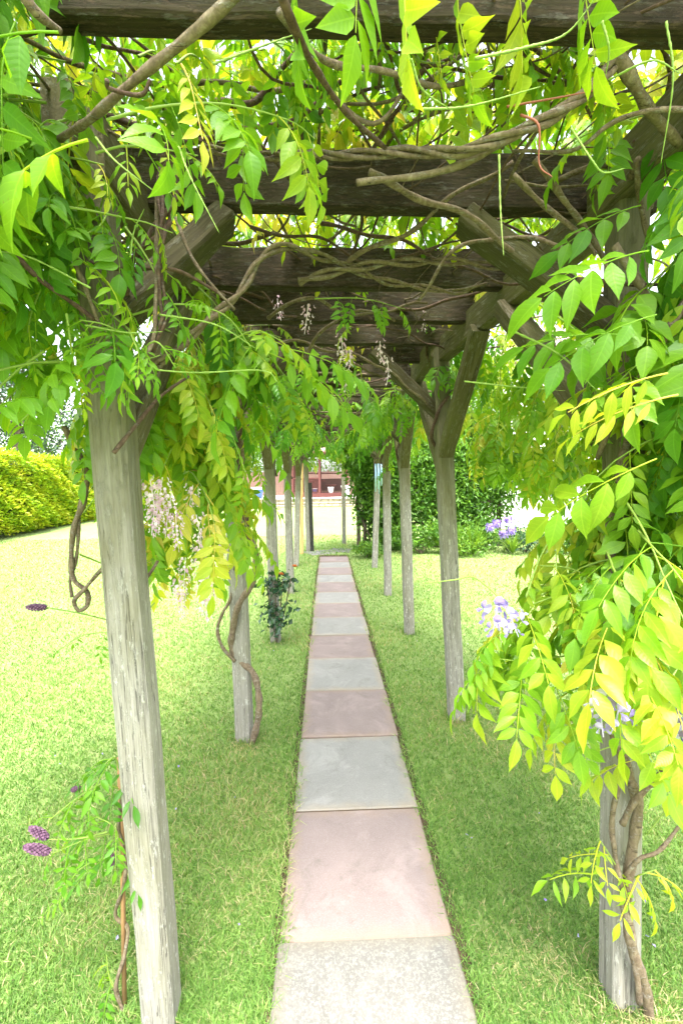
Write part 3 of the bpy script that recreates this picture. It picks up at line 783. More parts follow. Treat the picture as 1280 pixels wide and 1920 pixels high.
lf(wR1, (1230, 860, .85), (1130, 960, .8), .62, 'broad', 1.1, -.8)
sp(wR1, [(1140, 1180, 1.2), (1070, 1150, 1.12), (1010, 1165, 1.08), (950, 1180, 1.05)], 7, .42, 'full', 1.0, (.1, .8))
sp(wR1, [(1140, 1230, 1.2), (1060, 1230, 1.12), (990, 1240, 1.08), (930, 1235, 1.05)], 8, .44, 'full', 1.0, (.1, .9))
sp(wR1, [(1150, 1120, 1.2), (1080, 1070, 1.15), (1010, 1060, 1.1)], 6, .6, 'broad', .85, (.2, 1.0))
sp(wR1, [(1180, 1330, 1.15), (1100, 1290, 1.1), (1040, 1310, 1.05)], 6, .60, 'full', .95, (.2, 1.0))
sp(wR1, [(1210, 1480, 1.2), (1180, 1400, 1.1), (1110, 1410, 1.05)], 5, .66, 'broad', .8, (.1, .8))
sp(wR1, [(1200, 1430, 1.2), (1250, 1390, 1.1), (1300, 1390, 1.05)], 6, .58, 'broad', .95, (.1, .9))
sp(wR1, [(1215, 1560, 1.2), (1260, 1500, 1.2), (1290, 1440, 1.2)], 6, .62, 'full', .8, (.1, .9))
lf(wR1, (1110, 1640, 1.15), (965, 1610, 1.1), .6, 'small', 1.6)
sp(wR1, [(1170, 1650, 1.2), (1140, 1600, 1.12), (1120, 1570, 1.1)], 4, .6, 'small', 1.5)
sp(wR1, [(1180, 1650, 1.2), (1200, 1640, 1.12), (1230, 1630, 1.1)], 4, .62, 'small', 1.5)
for (px, py, Y, k) in ((930, 1130, .92, .95), (955, 1138, .93, .85), (1130, 1312, .82, .9), (1160, 1318, .83, .95), (1268, 1340, .82, .85), (1285, 1325, .83, .85)):
    flower(wR1, random.choice(LILAC), at(px, py, Y), k)

# inner hanging leaves along both sides, further down the walk
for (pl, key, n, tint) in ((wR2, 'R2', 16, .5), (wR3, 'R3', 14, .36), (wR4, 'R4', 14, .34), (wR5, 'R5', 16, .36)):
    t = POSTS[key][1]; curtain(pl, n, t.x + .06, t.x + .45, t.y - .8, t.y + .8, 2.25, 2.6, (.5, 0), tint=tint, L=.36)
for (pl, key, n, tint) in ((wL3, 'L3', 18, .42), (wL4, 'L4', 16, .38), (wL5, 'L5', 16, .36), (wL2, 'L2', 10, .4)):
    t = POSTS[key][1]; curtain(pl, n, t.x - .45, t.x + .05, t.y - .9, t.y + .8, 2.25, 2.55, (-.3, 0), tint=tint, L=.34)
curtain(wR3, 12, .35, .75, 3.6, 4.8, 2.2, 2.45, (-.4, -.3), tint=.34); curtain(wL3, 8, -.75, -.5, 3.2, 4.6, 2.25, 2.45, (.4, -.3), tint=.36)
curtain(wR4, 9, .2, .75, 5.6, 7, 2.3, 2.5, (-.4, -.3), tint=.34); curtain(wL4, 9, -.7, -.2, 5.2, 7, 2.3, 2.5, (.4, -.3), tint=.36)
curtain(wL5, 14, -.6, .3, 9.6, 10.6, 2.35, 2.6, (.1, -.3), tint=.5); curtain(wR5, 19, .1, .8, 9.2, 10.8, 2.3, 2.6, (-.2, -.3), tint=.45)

# woody stems: (px, py, depth)
wL1.vine([(470, -40, .66), (400, 20, .68), (290, 125, .72), (190, 207, .78), (110, 262, .9)], .0085, wob=.003)
wL1.vine([(30, -30, .6), (70, 25, .62), (114, 58, .66)], .007, wob=.001)
wL1.vine([(200, 150, .72), (203, 165, .73), (240, 178, .74), (270, 178, .73), (283, 150, .72)], .004, mat='bark_dark', wob=.001, taper=.6)
wR1.vine([(515, -30, .62), (560, 70, .68), (600, 140, .76), (650, 210, .86), (720, 280, .98)], .0065, mat='bark_dark', wob=.003)
wR1.vine([(1170, 100, .92), (1110, 160, .92), (1040, 215, .92), (960, 255, .93), (860, 283, .95), (760, 285, 1.0), (640, 290, 1.05), (520, 292, 1.15), (380, 282, 1.25)], .0125, 3, wob=.003, taper=.5)
wR1.vine([(960, 258, .95), (880, 300, .97), (780, 330, .98), (668, 343, .96)], .0085, wob=.002, taper=.7)
wR1.vine([(1130, 60, .9), (1170, 130, .92), (1215, 205, .98), (1275, 270, 1.05)], .014, 1, wob=.003)
wR1.vine([(1290, 205, .9), (1200, 215, .92), (1140, 235, .95), (1070, 280, 1.0), (960, 285, 1.1)], .0055, wob=.003)
wL1.vine([(520, 30, .75), (600, 95, .82), (680, 130, .88), (800, 158, .95), (920, 145, 1.0)], .0065, wob=.006)
wR1.vine([(620, 180, 1.0), (700, 230, 1.0), (760, 170, 1.0), (780, 140, 1.0)], .005, wob=.004)
wL1.vine([(400, 200, 1.1), (470, 190, 1.1), (520, 130, 1.1), (580, 90, 1.1)], .009, mat='bark_dark', wob=.006)
wL1.vine([(180, 200, 1.3), (300, 260, 1.3), (420, 250, 1.3), (560, 220, 1.3), (640, 150, 1.3)], .008, mat='bark_dark', wob=.008)
# the arch of twisted vine below the roof
wL2.vine([(290, 690, 1.35), (380, 610, 1.38), (440, 560, 1.4), (480, 495, 1.42), (530, 465, 1.45), (590, 475, 1.5), (640, 495, 1.55), (700, 520, 1.6), (780, 538, 1.65), (860, 545, 1.68), (910, 530, 1.7)], .0125, 2, wob=.004, taper=.7)
wR2.vine([(560, 530, 1.55), (640, 507, 1.55), (740, 492, 1.55), (860, 492, 1.55), (980, 502, 1.55)], .0125, 2, wob=.004)
wR2.vine([(640, 500, 1.58), (720, 455, 1.5), (800, 410, 1.45), (880, 350, 1.38), (960, 300, 1.3)], .0085, wob=.008)
wR2.vine([(690, 330, 1.2), (780, 365, 1.25), (880, 410, 1.3), (960, 470, 1.35), (1050, 540, 1.4)], .0095, wob=.006)
wR2.vine([(1000, 300, 1.2), (1050, 370, 1.22), (1090, 420, 1.25), (1140, 500, 1.28), (1180, 620, 1.3)], .0085, wob=.006)
wR2.vine([(960, 330, 1.25), (1020, 380, 1.25), (1090, 450, 1.25), (1115, 480, 1.25)], .008, wob=.004)
wR2.vine([(1050, 470, 1.3), (960, 440, 1.35), (860, 470, 1.4), (780, 560, 1.5)], .007, wob=.008)
wR2.vine([(600, 420, 1.6), (700, 440, 1.6), (820, 480, 1.65), (900, 520, 1.7), (1000, 530, 1.7)], .007, mat='bark_dark', wob=.01)
wL2.vine([(470, 430, 1.6), (560, 440, 1.65), (640, 470, 1.65), (720, 500, 1.7)], .006, mat='bark_dark', wob=.01)
wL2.vine([(500, 600, 1.9), (560, 560, 1.8), (640, 580, 1.9), (740, 600, 2.0)], .008, wob=.012)
wL2.vine([(560, 700, 2.4), (600, 620, 2.2), (660, 590, 2.2), (800, 570, 2.2)], .009, wob=.012)
wL2.vine([(330, 410, 1.25), (360, 480, 1.2), (400, 540, 1.15), (440, 580, 1.12)], .0055, wob=.002, taper=.6)
wR2.vine([(505, 640, 2.3), (600, 650, 2.3), (720, 690, 2.4), (800, 760, 2.6)], .008, wob=.012)
# stems in front of the first left post
wL1.vine([(320, 270, 1.12), (300, 340, 1.1), (308, 420, 1.08), (300, 520, 1.06), (305, 600, 1.04), (285, 660, 1.05)], .0085, 2, mat='bark_dark', wob=.003)
wL1.vine([(330, 300, 1.14), (315, 400, 1.12), (270, 470, 1.12), (250, 520, 1.15), (225, 560, 1.2)], .011, 2, mat='bark_dark', wob=.006)
wL1.vine([(300, 330, 1.1), (290, 450, 1.1), (296, 560, 1.05), (280, 650, 1.02), (240, 700, 1.0)], .006, wob=.004)
wL1.vine([(100, 440, 1.0), (140, 500, 1.0), (180, 590, 1.02), (230, 690, 1.05)], .0055, wob=.003)
wL1.vine([(110, 470, 1.1), (220, 510, 1.1), (330, 500, 1.12), (420, 560, 1.15)], .006, mat='bark_dark', wob=.006)
wL1.vine([(-10, 420, .9), (50, 500, .95), (140, 570, 1.0), (200, 620, 1.05)], .006, mat='bark_dark', wob=.004)
wL1.vine([(215, 850, 1.06), (260, 790, 1.1), (300, 745, 1.15), (358, 705, 1.2)], .0055, mat='bark_dark', wob=.002, taper=.6)
# loose curly stem hanging left of the post
wL1.vine([(120, 800, 1.38), (148, 850, 1.38), (163, 890, 1.38), (158, 940, 1.38), (138, 990, 1.38), (134, 1060, 1.38), (140, 1090, 1.38), (163, 1110, 1.38), (164, 1135, 1.37), (148, 1144, 1.36), (140, 1125, 1.36), (158, 1105, 1.36), (185, 1075, 1.35), (212, 1044, 1.3)], .0095, wob=.001, taper=.55)
wL1.vine([(168, 850, 1.4), (166, 900, 1.4), (150, 950, 1.4), (148, 1000, 1.39), (142, 1050, 1.39), (132, 1085, 1.39), (135, 1120, 1.38)], .0065, wob=.001)
wL1.vine([(270, 1090, 1.36), (285, 1070, 1.38), (296, 1052, 1.4)], .006, wob=0, taper=.8)
# second post: trunk twining up
b2 = POSTS['L2'][0]
wL2.vine([(470, 1400, 2.64), (482, 1360, 2.62), (486, 1310, 2.62), (474, 1260, 2.64), (440, 1230, 2.66), (434, 1190, 2.64), (450, 1130, 2.60), (474, 1090, 2.58), (480, 1040, 2.58), (466, 1000, 2.62), (446, 940, 2.64), (452, 860, 2.64), (446, 780, 2.62), (450, 700, 2.60), (440, 640, 2.52)], .021, wob=.002, taper=.8)
wL2.vine([(440, 1240, 2.64), (418, 1215, 2.62), (408, 1180, 2.62), (418, 1150, 2.62), (432, 1120, 2.64), (436, 1060, 2.67), (450, 1000, 2.62)], .011, wob=.002)
wL2.vine([(442, 1070, 2.62), (462, 1030, 2.60), (462, 960, 2.60), (440, 880, 2.60), (456, 800, 2.58)], .016, mat='bark_dark', wob=.003)
# right near post: trunk and side branches
wR1.vine([(1218, 1915, 1.18), (1205, 1840, 1.17), (1180, 1760, 1.16), (1172, 1680, 1.16), (1182, 1600, 1.17), (1195, 1520, 1.18), (1175, 1440, 1.17), (1150, 1370, 1.16), (1148, 1290, 1.17), (1175, 1210, 1.17), (1160, 1120, 1.17), (1140, 1020, 1.18), (1160, 900, 1.18), (1180, 760, 1.18), (1170, 600, 1.18)], .0155, wob=.002, taper=.8)
wR1.vine([(1196, 1880, 1.17), (1190, 1800, 1.16), (1176, 1700, 1.15), (1160, 1640, 1.15), (1148, 1560, 1.16), (1158, 1470, 1.16), (1172, 1420, 1.17)], .009, wob=.002)
wR1.vine([(1172, 1640, 1.15), (1200, 1610, 1.12), (1235, 1595, 1.10), (1275, 1545, 1.10), (1310, 1500, 1.10)], .006, wob=.001)
wR1.vine([(1165, 1545, 1.16), (1190, 1500, 1.14), (1235, 1455, 1.12), (1290, 1380, 1.10)], .009, wob=.001)
wR1.vine([(1140, 1230, 1.15), (1150, 1190, 1.14), (1190, 1140, 1.12), (1215, 1110, 1.10), (1260, 1020, 1.10)], .012, wob=.002)
wR1.vine([(1320, 500, 1.0), (1260, 610, 1.02), (1210, 690, 1.05), (1165, 760, 1.1), (1120, 860, 1.2)], .0115, wob=.002, taper=.6)
wR1.vine([(1150, 460, 1.1), (1200, 540, 1.1), (1250, 610, 1.12), (1290, 660, 1.15)], .010, wob=.003)
wR1.vine([(1130, 490, 1.2), (1160, 560, 1.2), (1180, 630, 1.2)], .006, wob=.002)
wR1.vine([(1080, 525, 1.15), (1180, 532, 1.15), (1290, 530, 1.15)], .0065, wob=.002, mat='bark_dark')
wR1.vine([(1150, 1260, 1.2), (1050, 1250, 1.1), (1000, 1220, 1.05)], .004, wob=.002, mat='bark_dark')
wR1.vine([(1180, 330, 1.2), (1195, 300, 1.15), (1200, 390, 1.2), (1215, 460, 1.22)], .009, wob=.004)
# random tangle on and under the roof
def tangle(pl, n, x0, x1, y0, y1, z0, z1, r=.006):
    for _ in range(n):
        p = Vector((U(x0, x1), U(y0, y1), U(z0, z1))); a = U(0, 6.28); pts = [p]
        for _k in range(4):
            a += U(-.6, .6); p = p + Vector((math.cos(a), math.sin(a), U(-.25, .25))) * U(.18, .36); p.z = min(max(p.z, z0), z1); pts.append(p)
        pl.vine(pts, r * U(.5, 1.6), 1, random.choice(('bark', 'bark_dark')), px=False, wob=.008)
tangle(wL1, 20, -.9, .1, .9, 1.8, 2.44, 2.8); tangle(wR1, 20, 0, .9, .9, 1.8, 2.44, 2.8)
tangle(wL2, 18, -.8, .2, 1.9, 3.2, 2.36, 2.7); tangle(wR2, 18, -.2, .8, 1.9, 3.2, 2.36, 2.7)
for a, b, y0 in ((wL3, wR3, 3.2), (wL4, wR4, 5.4)):
    tangle(a, 8, -.8, .2, y0, y0 + 2, 2.32, 2.65, .008); tangle(b, 8, -.2, .8, y0, y0 + 2, 2.32, 2.65, .008)
tangle(wL1, 26, -.9, .1, .85, 1.8, 2.46, 2.8, .0032); tangle(wR1, 30, -.1, .95, .85, 1.8, 2.4, 2.8, .0032); tangle(wL2, 16, -.8, .2, 1.7, 3, 2.38, 2.7, .0034); tangle(wR2, 18, -.2, .9, 1.5, 3, 2.36, 2.7, .0034)
for pl, key in ((wR2, 'R2'), (wR3, 'R3'), (wR4, 'R4'), (wL3, 'L3'), (wL4, 'L4'), (wL5, 'L5'), (wR5, 'R5')):
    b, t = POSTS[key]; pts = []
    for i in range(9):
        z = 1.65 + .1 * i; a = i * 1.1 + U(0, 1); q = b + (t - b) * (z / t.z); pts.append(q + Vector((math.cos(a), math.sin(a), 0)) * .075)
    pl.vine(pts, .012, 1, 'bark_dark', px=False, wob=.004)
# green shoots and spent flower spikes
def shoot(pl, pts, r=.0017, red=False):
    P_ = [at(*p) for p in pts]
    P_ = [P_[0]] + [q + Vector((U(-.004, .004), U(-.02, .02), U(-.004, .004))) for q in P_[1:]]
    C = catmull(P_, 14); mb = MB(); k = len(C)
    mb.tube(C, [r * (1 - .75 * (i / k) ** 2) * (1 + (.28 if not red else .05) * math.sin(i * 2.4) + U(-.1, .1)) for i in range(k)], 6)
    link('shoot', mb.mesh('shoot', M['shoot_red' if red else 'shoot'], True, C[0]), pl.o, C[0])
M['shoot'] = plain('shoot', (.18, .28, .05), .55, .35, 120, .3, .8); M['shoot_red'] = plain('shoot_red', (.22, .07, .04), .55, .3, 80)
for pts in ([(180, 258, .72), (225, 310, .70), (275, 348, .69)], [(335, 275, .74), (360, 350, .73), (412, 432, .72)], [(935, 290, .8), (945, 380, .78), (944, 480, .78)], [(1070, 240, .78), (1100, 300, .76), (1130, 322, .75), (1178, 312, .74)], [(890, 110, .6), (990, 92, .6), (1070, 50, .58), (1120, -10, .56)], [(790, 205, .68), (880, 192, .68), (1000, 175, .7)], [(1128, 40, .62), (1146, 80, .62), (1148, 125, .64)], [(1248, 40, .7), (1245, 160, .72), (1255, 290, .74)], [(1140, 150, .75), (1200, 135, .72), (1290, 120, .68)], [(400, 120, .7), (500, 90, .75), (580, 60, .8)], [(770, 110, .6), (790, 170, .62), (850, 190, .64)]):
    shoot(wR1 if pts[0][0] > 600 else wL1, pts)
for pts in ([(300, 590, 1.0), (400, 610, 1.0), (475, 652, 1.0)], [(255, 690, 1.0), (360, 695, 1.0), (490, 693, 1.0), (520, 720, 1.0)], [(160, 610, .98), (240, 625, .98), (300, 620, .98)], [(240, 770, 1.0), (255, 690, 1.0), (300, 660, 1.0)], [(170, 540, .9), (60, 480, .9), (-10, 470, .9)], [(245, 480, 1.0), (250, 430, 1.0), (270, 390, 1.0)]):
    shoot(wL1, pts, .002)
for pts in ([(960, 620, .95), (1040, 670, .95), (1120, 730, .95)], [(870, 715, 1.2), (960, 730, 1.2), (1060, 730, 1.2)], [(1010, 570, 1.0), (1060, 610, 1.0), (1130, 660, 1.0)], [(965, 1150, 1.0), (900, 1090, 1.0), (850, 1085, 1.0), (790, 1100, 1.0)], [(1170, 1310, 1.0), (1230, 1240, 1.0), (1290, 1150, 1.0)], [(985, 1120, 1.0), (1020, 1030, 1.0), (1080, 950, 1.0)]):
    shoot(wR1, pts, .0022)
shoot(wR1, [(975, 215, .8), (1000, 250, .8), (1012, 300, .79), (1036, 334, .78)], .0022, True)
shoot(wR1, [(950, 200, .85), (1040, 180, .86), (1120, 165, .87)], .002, True)
wL1.leaves = [q for q in wL1.leaves if not (q[0].z < 1.86 and q[0].x < -.72 and q[5] != 'small')]
wL2.leaves = [q for q in wL2.leaves if not (q[0].z < 1.9 and q[0].x < -.84)]
wR1.leaves = [q for q in wR1.leaves if not (q[0].z < 1.12 and q[0].x > .55 and q[5] != 'small' and random.random() < .75)]
for w_ in (wL1, wR1, wL2, wR2, wL3, wR3, wL4, wR4, wL5, wR5): w_.finish()

# ------------------------------------------------------------------ young climber with purple cones, by the first post
yb = gnd(230, 1895)
yw = Plant('young_wisteria', yb, 'young climber tied to a thin cane by the lower left post, purple cone flowers', 'climber')
yw.vine([(236, 1900, yb.y), (234, 1800, yb.y), (232, 1700, yb.y), (230, 1560, yb.y), (224, 1430, yb.y)], .006, 1, 'cane_', name='cane', wob=0, taper=.9) if 'cane_' in M else None
M['cane'] = plain('cane', (.30, .17, .08), .7, .3, 30)
mb = MB(); mb.tube([at(234, 1905, yb.y), at(230, 1600, yb.y), at(224, 1420, yb.y)], .007, 7); mb.build('cane', M['cane'], yw.o, True)
yw.vine([(232, 1902, yb.y - .01), (218, 1850, yb.y - .01), (234, 1790, yb.y - .02), (240, 1740, yb.y), (216, 1715, yb.y + .01), (232, 1660, yb.y - .02), (236, 1600, yb.y), (222, 1550, yb.y - .01), (230, 1480, yb.y - .01)], .0065, wob=.001)
sp(yw, [(225, 1560, yb.y), (160, 1575, yb.y - .05), (100, 1600, yb.y - .1)], 6, .30, 'small', 1.25)
sp(yw, [(228, 1480, yb.y), (190, 1470, yb.y - .03), (140, 1500, yb.y - .05), (90, 1540, yb.y - .05)], 7, .30, 'small', 1.3)
sp(yw, [(226, 1450, yb.y), (215, 1420, yb.y - .02), (190, 1440, yb.y - .04)], 5, .26, 'small', 1.4)
sp(yw, [(225, 1600, yb.y), (150, 1630, yb.y - .03), (110, 1700, yb.y - .05)], 5, .34, 'small', 1.25)
sp(yw, [(228, 1650, yb.y), (220, 1560, yb.y - .06), (180, 1530, yb.y - .08)], 5, .30, 'small', 1.3)
sp(yw, [(222, 1870, yb.y), (205, 1830, yb.y), (200, 1790, yb.y)], 3, .4, 'small', 1.0)
def cone(seed, L=.062, rad=.0115):
    r = random.Random(seed); mb = MB(); tv = []
    mb.lathe((0, 0, 0), [(.001, 0), (rad * .6, L * .12), (rad * .75, L * .4), (rad * .55, L * .75), (.001, L)], 8); tv += [.15] * len(mb.v)
    for i in range(70):
        t = (i + .5) / 70; a = i * 2.399; rr = rad * (math.sin(math.pi * (t * .86 + .1)) ** .7) * .85; c = Vector((math.cos(a) * rr, math.sin(a) * rr, L * t)); o = Vector((math.cos(a), math.sin(a), .7)).normalized(); T = Vector((-math.sin(a), math.cos(a), 0)); s_ = .0038
        up = o.cross(T); k = len(mb.v)
        mb.add([c + T * s_, c + up * s_ * 1.5 + o * s_ * .6, c - T * s_, c - up * s_ * 1.2, c + o * s_ * 1.2], [(0, 1, 4), (1, 2, 4), (2, 3, 4), (3, 0, 4)])
        tv += [r.uniform(.3, .9)] * (len(mb.v) - k)
    me = mb.mesh('flower_cone', M['purple_petal'], False); a = me.attributes.new('tint', 'FLOAT', 'POINT'); a.data.foreach_set('value', np.array(tv, np.float32)); return me
cones = [cone(i) for i in range(2)]
for px, py, dY, rot, k in ((90, 1572, -.08, (0, R(-70), R(-15)), 1.0), (94, 1598, -.1, (0, R(-65), R(10)), 1.05), (150, 1478, -.05, (R(60), R(0), 0), .7), (213, 1625, -.02, (0, R(-8), 0), .75)):
    o = link('flower_cone', cones[px % 2], yw.o, at(px, py, yb.y + dY), rot, tint=0.0); o.scale = (k,) * 3
sp(yw, [(200, 1560, yb.y - .05), (150, 1572, yb.y - .08), (92, 1574, yb.y - .08)], 2, .5, 'small', .8)
o = link('flower_cone', cones[0], wL1.o, at(88, 1139, 1.35), (0, R(-88), 0)); o.scale = (.95,) * 3
C = catmull([at(200, 1162, 1.4), at(150, 1150, 1.37), at(88, 1139, 1.35)], 6); mb = MB(); mb.tube(C, .0022, 5); link('shoot', mb.mesh('shoot', M['shoot'], True, C[0]), wL1.o, C[0])
yw.finish()

# ------------------------------------------------------------------ scattered foliage helper
def scatter_leaves(P, size, tint, rs, aspect=.5, upbias=.35, droop=0.0, out=None):
    """folded lozenge leaves at the points P; returns mesh arrays"""
    N = len(P); d = rs.normal(size=(N, 3)); d[:, 2] -= droop
    if out is not None: d += out
    d /= np.linalg.norm(d, axis=1)[:, None]
    u = rs.normal(size=(N, 3)) * .6; u[:, 2] += upbias * 2
    y = np.cross(u, d); y /= np.linalg.norm(y, axis=1)[:, None] + 1e-9; z = np.cross(d, y)
    L = (size * rs.uniform(.6, 1.25, N))[:, None]; w = L * aspect / 2
    a = P; b = P + d * L * .45 + y * w + z * w * .35; c = P + d * L - z * L * .12; e = P + d * L * .45 - y * w + z * w * .35; m = P + d * L * .5
    V = np.stack([a, b, c, e], 1).reshape(-1, 3); i = np.arange(N) * 4
    loops = np.stack([i, i + 1, i + 2, i, i + 2, i + 3], 1).ravel()
    return V, loops, np.full(2 * N, 3), np.repeat(tint, 4)

def clumps(c, rad, k, n, rs, spread=.22, shell=.55):
    c = np.array(c); rad = np.array(rad); d = rs.normal(size=(k, 3)); d /= np.linalg.norm(d, axis=1)[:, None]
    rr = rs.uniform(shell, 1.0, k)[:, None]; C = c + d * rr * rad
    P = np.repeat(C, n, 0) + rs.normal(size=(k * n, 3)) * rad * spread
    T = np.repeat(rs.uniform(-.13, .13, k), n) + rs.uniform(-.1, .1, k * n)
    return P, T, C

def foliage_obj(name, parent, P, size, tint, mat, rs, **kw):
    V, lo, sz, tt = scatter_leaves(P, size, tint, rs, **kw)
    o = np.array(wpos(parent)) if parent is not None else np.zeros(3)
    return link(name, np_mesh(name, V - o, lo, sz, mat, tt, None, False), parent, tuple(o), kind='stuff')

M['fol'] = leaf_mat('foliage_mid', [(0, (.018, .055, .010)), (.35, (.045, .13, .015)), (.65, (.10, .22, .02)), (1, (.22, .33, .04))], .35, False)
M['fol_gold'] = leaf_mat('foliage_gold', [(0, (.06, .17, .010)), (.35, (.22, .37, .015)), (.65, (.39, .48, .025)), (1, (.55, .50, .05))], .3, False)
M['fol_blue'] = leaf_mat('foliage_blue', [(0, (.012, .035, .018)), (.5, (.04, .085, .045)), (1, (.09, .15, .08))], .2, False)
M['fol_dark'] = leaf_mat('foliage_glossy', [(0, (.008, .03, .014)), (.5, (.022, .065, .03)), (1, (.06, .13, .05))], .15, False, .25, .5)
M['trunk'] = wood_mat('trunk_bark', (.04, .03, .02), (.09, .07, .05), (.16, .13, .1), algae_amt=.3, lichen=.2)

def tree(name, label, x, y, h, crown, k, n, size, mat, seed, tint=.45, cz=None, group=None, trunk_r=.16, cat='tree'):
    rs = np.random.default_rng(seed); r = random.Random(seed); z0 = float(gz(x, y))
    o = empty(name, (x, y, z0), label, cat, group); cz = cz if cz else h * .62
    P, T, C = clumps((x, y, z0 + cz), crown, k, n, rs, .17, .35)
    mb = MB(); top = Vector((x + r.uniform(-.2, .2), y, z0 + h * .8))
    mb.tube(catmull([(x, y, z0 - .1), (x + r.uniform(-.1, .1), y, z0 + h * .3), top], 5), [trunk_r * (1 - .75 * i / 10) for i in range(11)], 8)
    for i in range(0, min(k, 26)):
        c = Vector(C[i]); f = r.uniform(.3, .75); s_ = Vector((x, y, z0 + h * .8 * f)); m_ = s_.lerp(c, .5) + Vector((0, 0, .15))
        mb.tube([s_, m_, c], [trunk_r * .35, trunk_r * .22, trunk_r * .07], 5, False)
    mb.build('trunk', M['trunk'], o, True)
    foliage_obj('crown', o, P, size, tint + T, mat, rs)
    return o

# golden clipped conifer hedge
def hedge():
    a, b = gnd(-60, 1008), gnd(160, 990); rs = np.random.default_rng(5)
    x0, x1 = -12.6, -9.35; y0, y1 = 11.6, 24.5; zt = 2.35
    cx, cy = (x0 + x1) / 2, (y0 + y1) / 2
    o = empty('hedge', (cx, cy, float(gz(cx, cy))), 'clipped golden conifer hedge across the lawn', 'hedge')
    mb = MB()
    nu = 20
    mb.box((cx, cy, 1.28 + .1), (x1 - x0 - .6, y1 - y0 - .6, 2.1), bev=.2); mb.build('branches', M['fol_dark'], o)
    N = 42000; P = np.zeros((N, 3)); nrm = np.zeros((N, 3)); f = rs.choice(3, N, p=[.2, .6, .2])
    u, v = rs.uniform(0, 1, N), rs.uniform(0, 1, N) ** .9
    for face, ax in ((0, 'front'), (1, 'side'), (2, 'top')):
        m = f == face
        if ax == 'front': P[m] = np.stack([x0 + (x1 - x0) * u[m], np.full(m.sum(), y0), .22 + zt * v[m]], 1); nrm[m] = (0, -1, .15)
        if ax == 'side': P[m] = np.stack([np.full(m.sum(), x1), y0 + (y1 - y0) * u[m], .22 + zt * v[m]], 1); nrm[m] = (1, 0, .15)
        if ax == 'top': P[m] = np.stack([x0 + (x1 - x0) * u[m], y0 + (y1 - y0) * v[m], np.full(m.sum(), .22 + zt)], 1); nrm[m] = (0, 0, 1)
    bulge = .16 * np.sin(P[:, 0] * 2.1 + P[:, 2] * 2.7) * np.sin(P[:, 1] * 1.7 + P[:, 2] * 1.9 + 1) + .05 * np.sin(P[:, 0] * 9 + P[:, 1] * 8 + P[:, 2] * 11)
    bulge += -.12 * np.clip((P[:, 2] - 2.25) / .4, 0, 1) * (f < 2) - .25 * np.clip((.6 - P[:, 2]) / .4, 0, 1) * (f < 2)
    P += nrm * (bulge + rs.uniform(-.22, .05, N))[:, None]
    T = .5 + .22 * np.sin(P[:, 0] * 5 + P[:, 1] * 4 + 6 * P[:, 2]) * rs.uniform(0, 1, N) + rs.uniform(-.2, .25, N)
    foliage_obj('foliage', o, P, .15, T, M['fol_gold'], rs, aspect=.42, out=nrm * 1.6 + np.array([.6, 0, .4]))
hedge()
for i, (x, y, h, lab) in enumerate(((-15.5, 23, 9.5, 'tall blue-green pine behind the golden hedge, at the left edge'), (-11.8, 25.5, 8.0, 'blue-green pine behind the golden hedge, next to the first post'))):
    tree('pine_tree', lab, x, y, h, (2.4, 2.4, 3.6), 60, 75, .22, M['fol_blue'], 60 + i, .45, h * .58, 'pines behind the hedge', .2)

# trees far behind the terrace and the walk
FT = [(-14, 38, 8, (3.4, 2.5, 3.4), 'broad green tree far behind the lawn, left of the terrace'), (-7.5, 40, 7.5, (3.2, 2.5, 3.2), 'round green tree behind the fence near the blue planter'),
      (-2.2, 39, 7, (2.8, 2.2, 3.0), 'green tree rising directly behind the summerhouse'), (2.6, 37, 7.6, (2.8, 2.2, 3.3), 'green tree behind the fence, right of the summerhouse'),
      (7.5, 34, 8.5, (3.2, 2.4, 3.8), 'light green tree behind the trellis climber'), (-22, 36, 9, (4, 3, 4), 'wide tree behind the hedge at the far left')]
for i, (x, y, h, cr, lab) in enumerate(FT):
    tree('garden_tree', lab, x, y, h, cr, 70, 60, .26, M['fol'], 80 + i, .55, h * .52, 'trees behind the garden')

# ------------------------------------------------------------------ white house
M['render'] = plain('white_render', (.80, .79, .76), .9, .04, 3, .2, .1); M['tile'] = plain('roof_tile', (.30, .22, .2), .85, .25, 12)
M['glass'] = plain('glass', (.04, .05, .055), .08, .1, 2, .6, 0); M['white_paint'] = plain('white_paint', (.8, .8, .78), .5, .05, 20)
hx0, hx1, hy0, hy1 = 5.3, 14.5, 14.0, 21.0; hz = .1
house = empty('house', ((hx0 + hx1) / 2, (hy0 + hy1) / 2, hz), 'white rendered house behind the foliage on the right', 'house')
mb = MB(); mb.box(((hx0 + hx1) / 2, (hy0 + hy1) / 2, hz + 2.5), (hx1 - hx0, hy1 - hy0, 5.2)); mb.build('wall', M['render'], house)
mb = MB(); zr = hz + 5.1; e = .35; cy = (hy0 + hy1) / 2
mb.add([(hx0 - e, hy0 - e, zr), (hx1 + e, hy0 - e, zr), (hx1 + e, hy1 + e, zr), (hx0 - e, hy1 + e, zr), (hx0 + 2.2, cy, zr + 2.4), (hx1 - 2.2, cy, zr + 2.4),
        (hx0 - e, hy0 - e, zr + .12), (hx1 + e, hy0 - e, zr + .12), (hx1 + e, hy1 + e, zr + .12), (hx0 - e, hy1 + e, zr + .12)],
       [(3, 2, 1, 0), (0, 1, 7, 6), (1, 2, 8, 7), (2, 3, 9, 8), (3, 0, 6, 9), (6, 7, 5, 4), (7, 8, 5), (8, 9, 4, 5), (9, 6, 4)]); rf = mb.build('roof', M['tile'], house)
mb = MB(); mb.box((9.5, cy, zr + 2.5), (.7, .6, 1.5), bev=.03); mb.build('chimney', M['render'], rf)
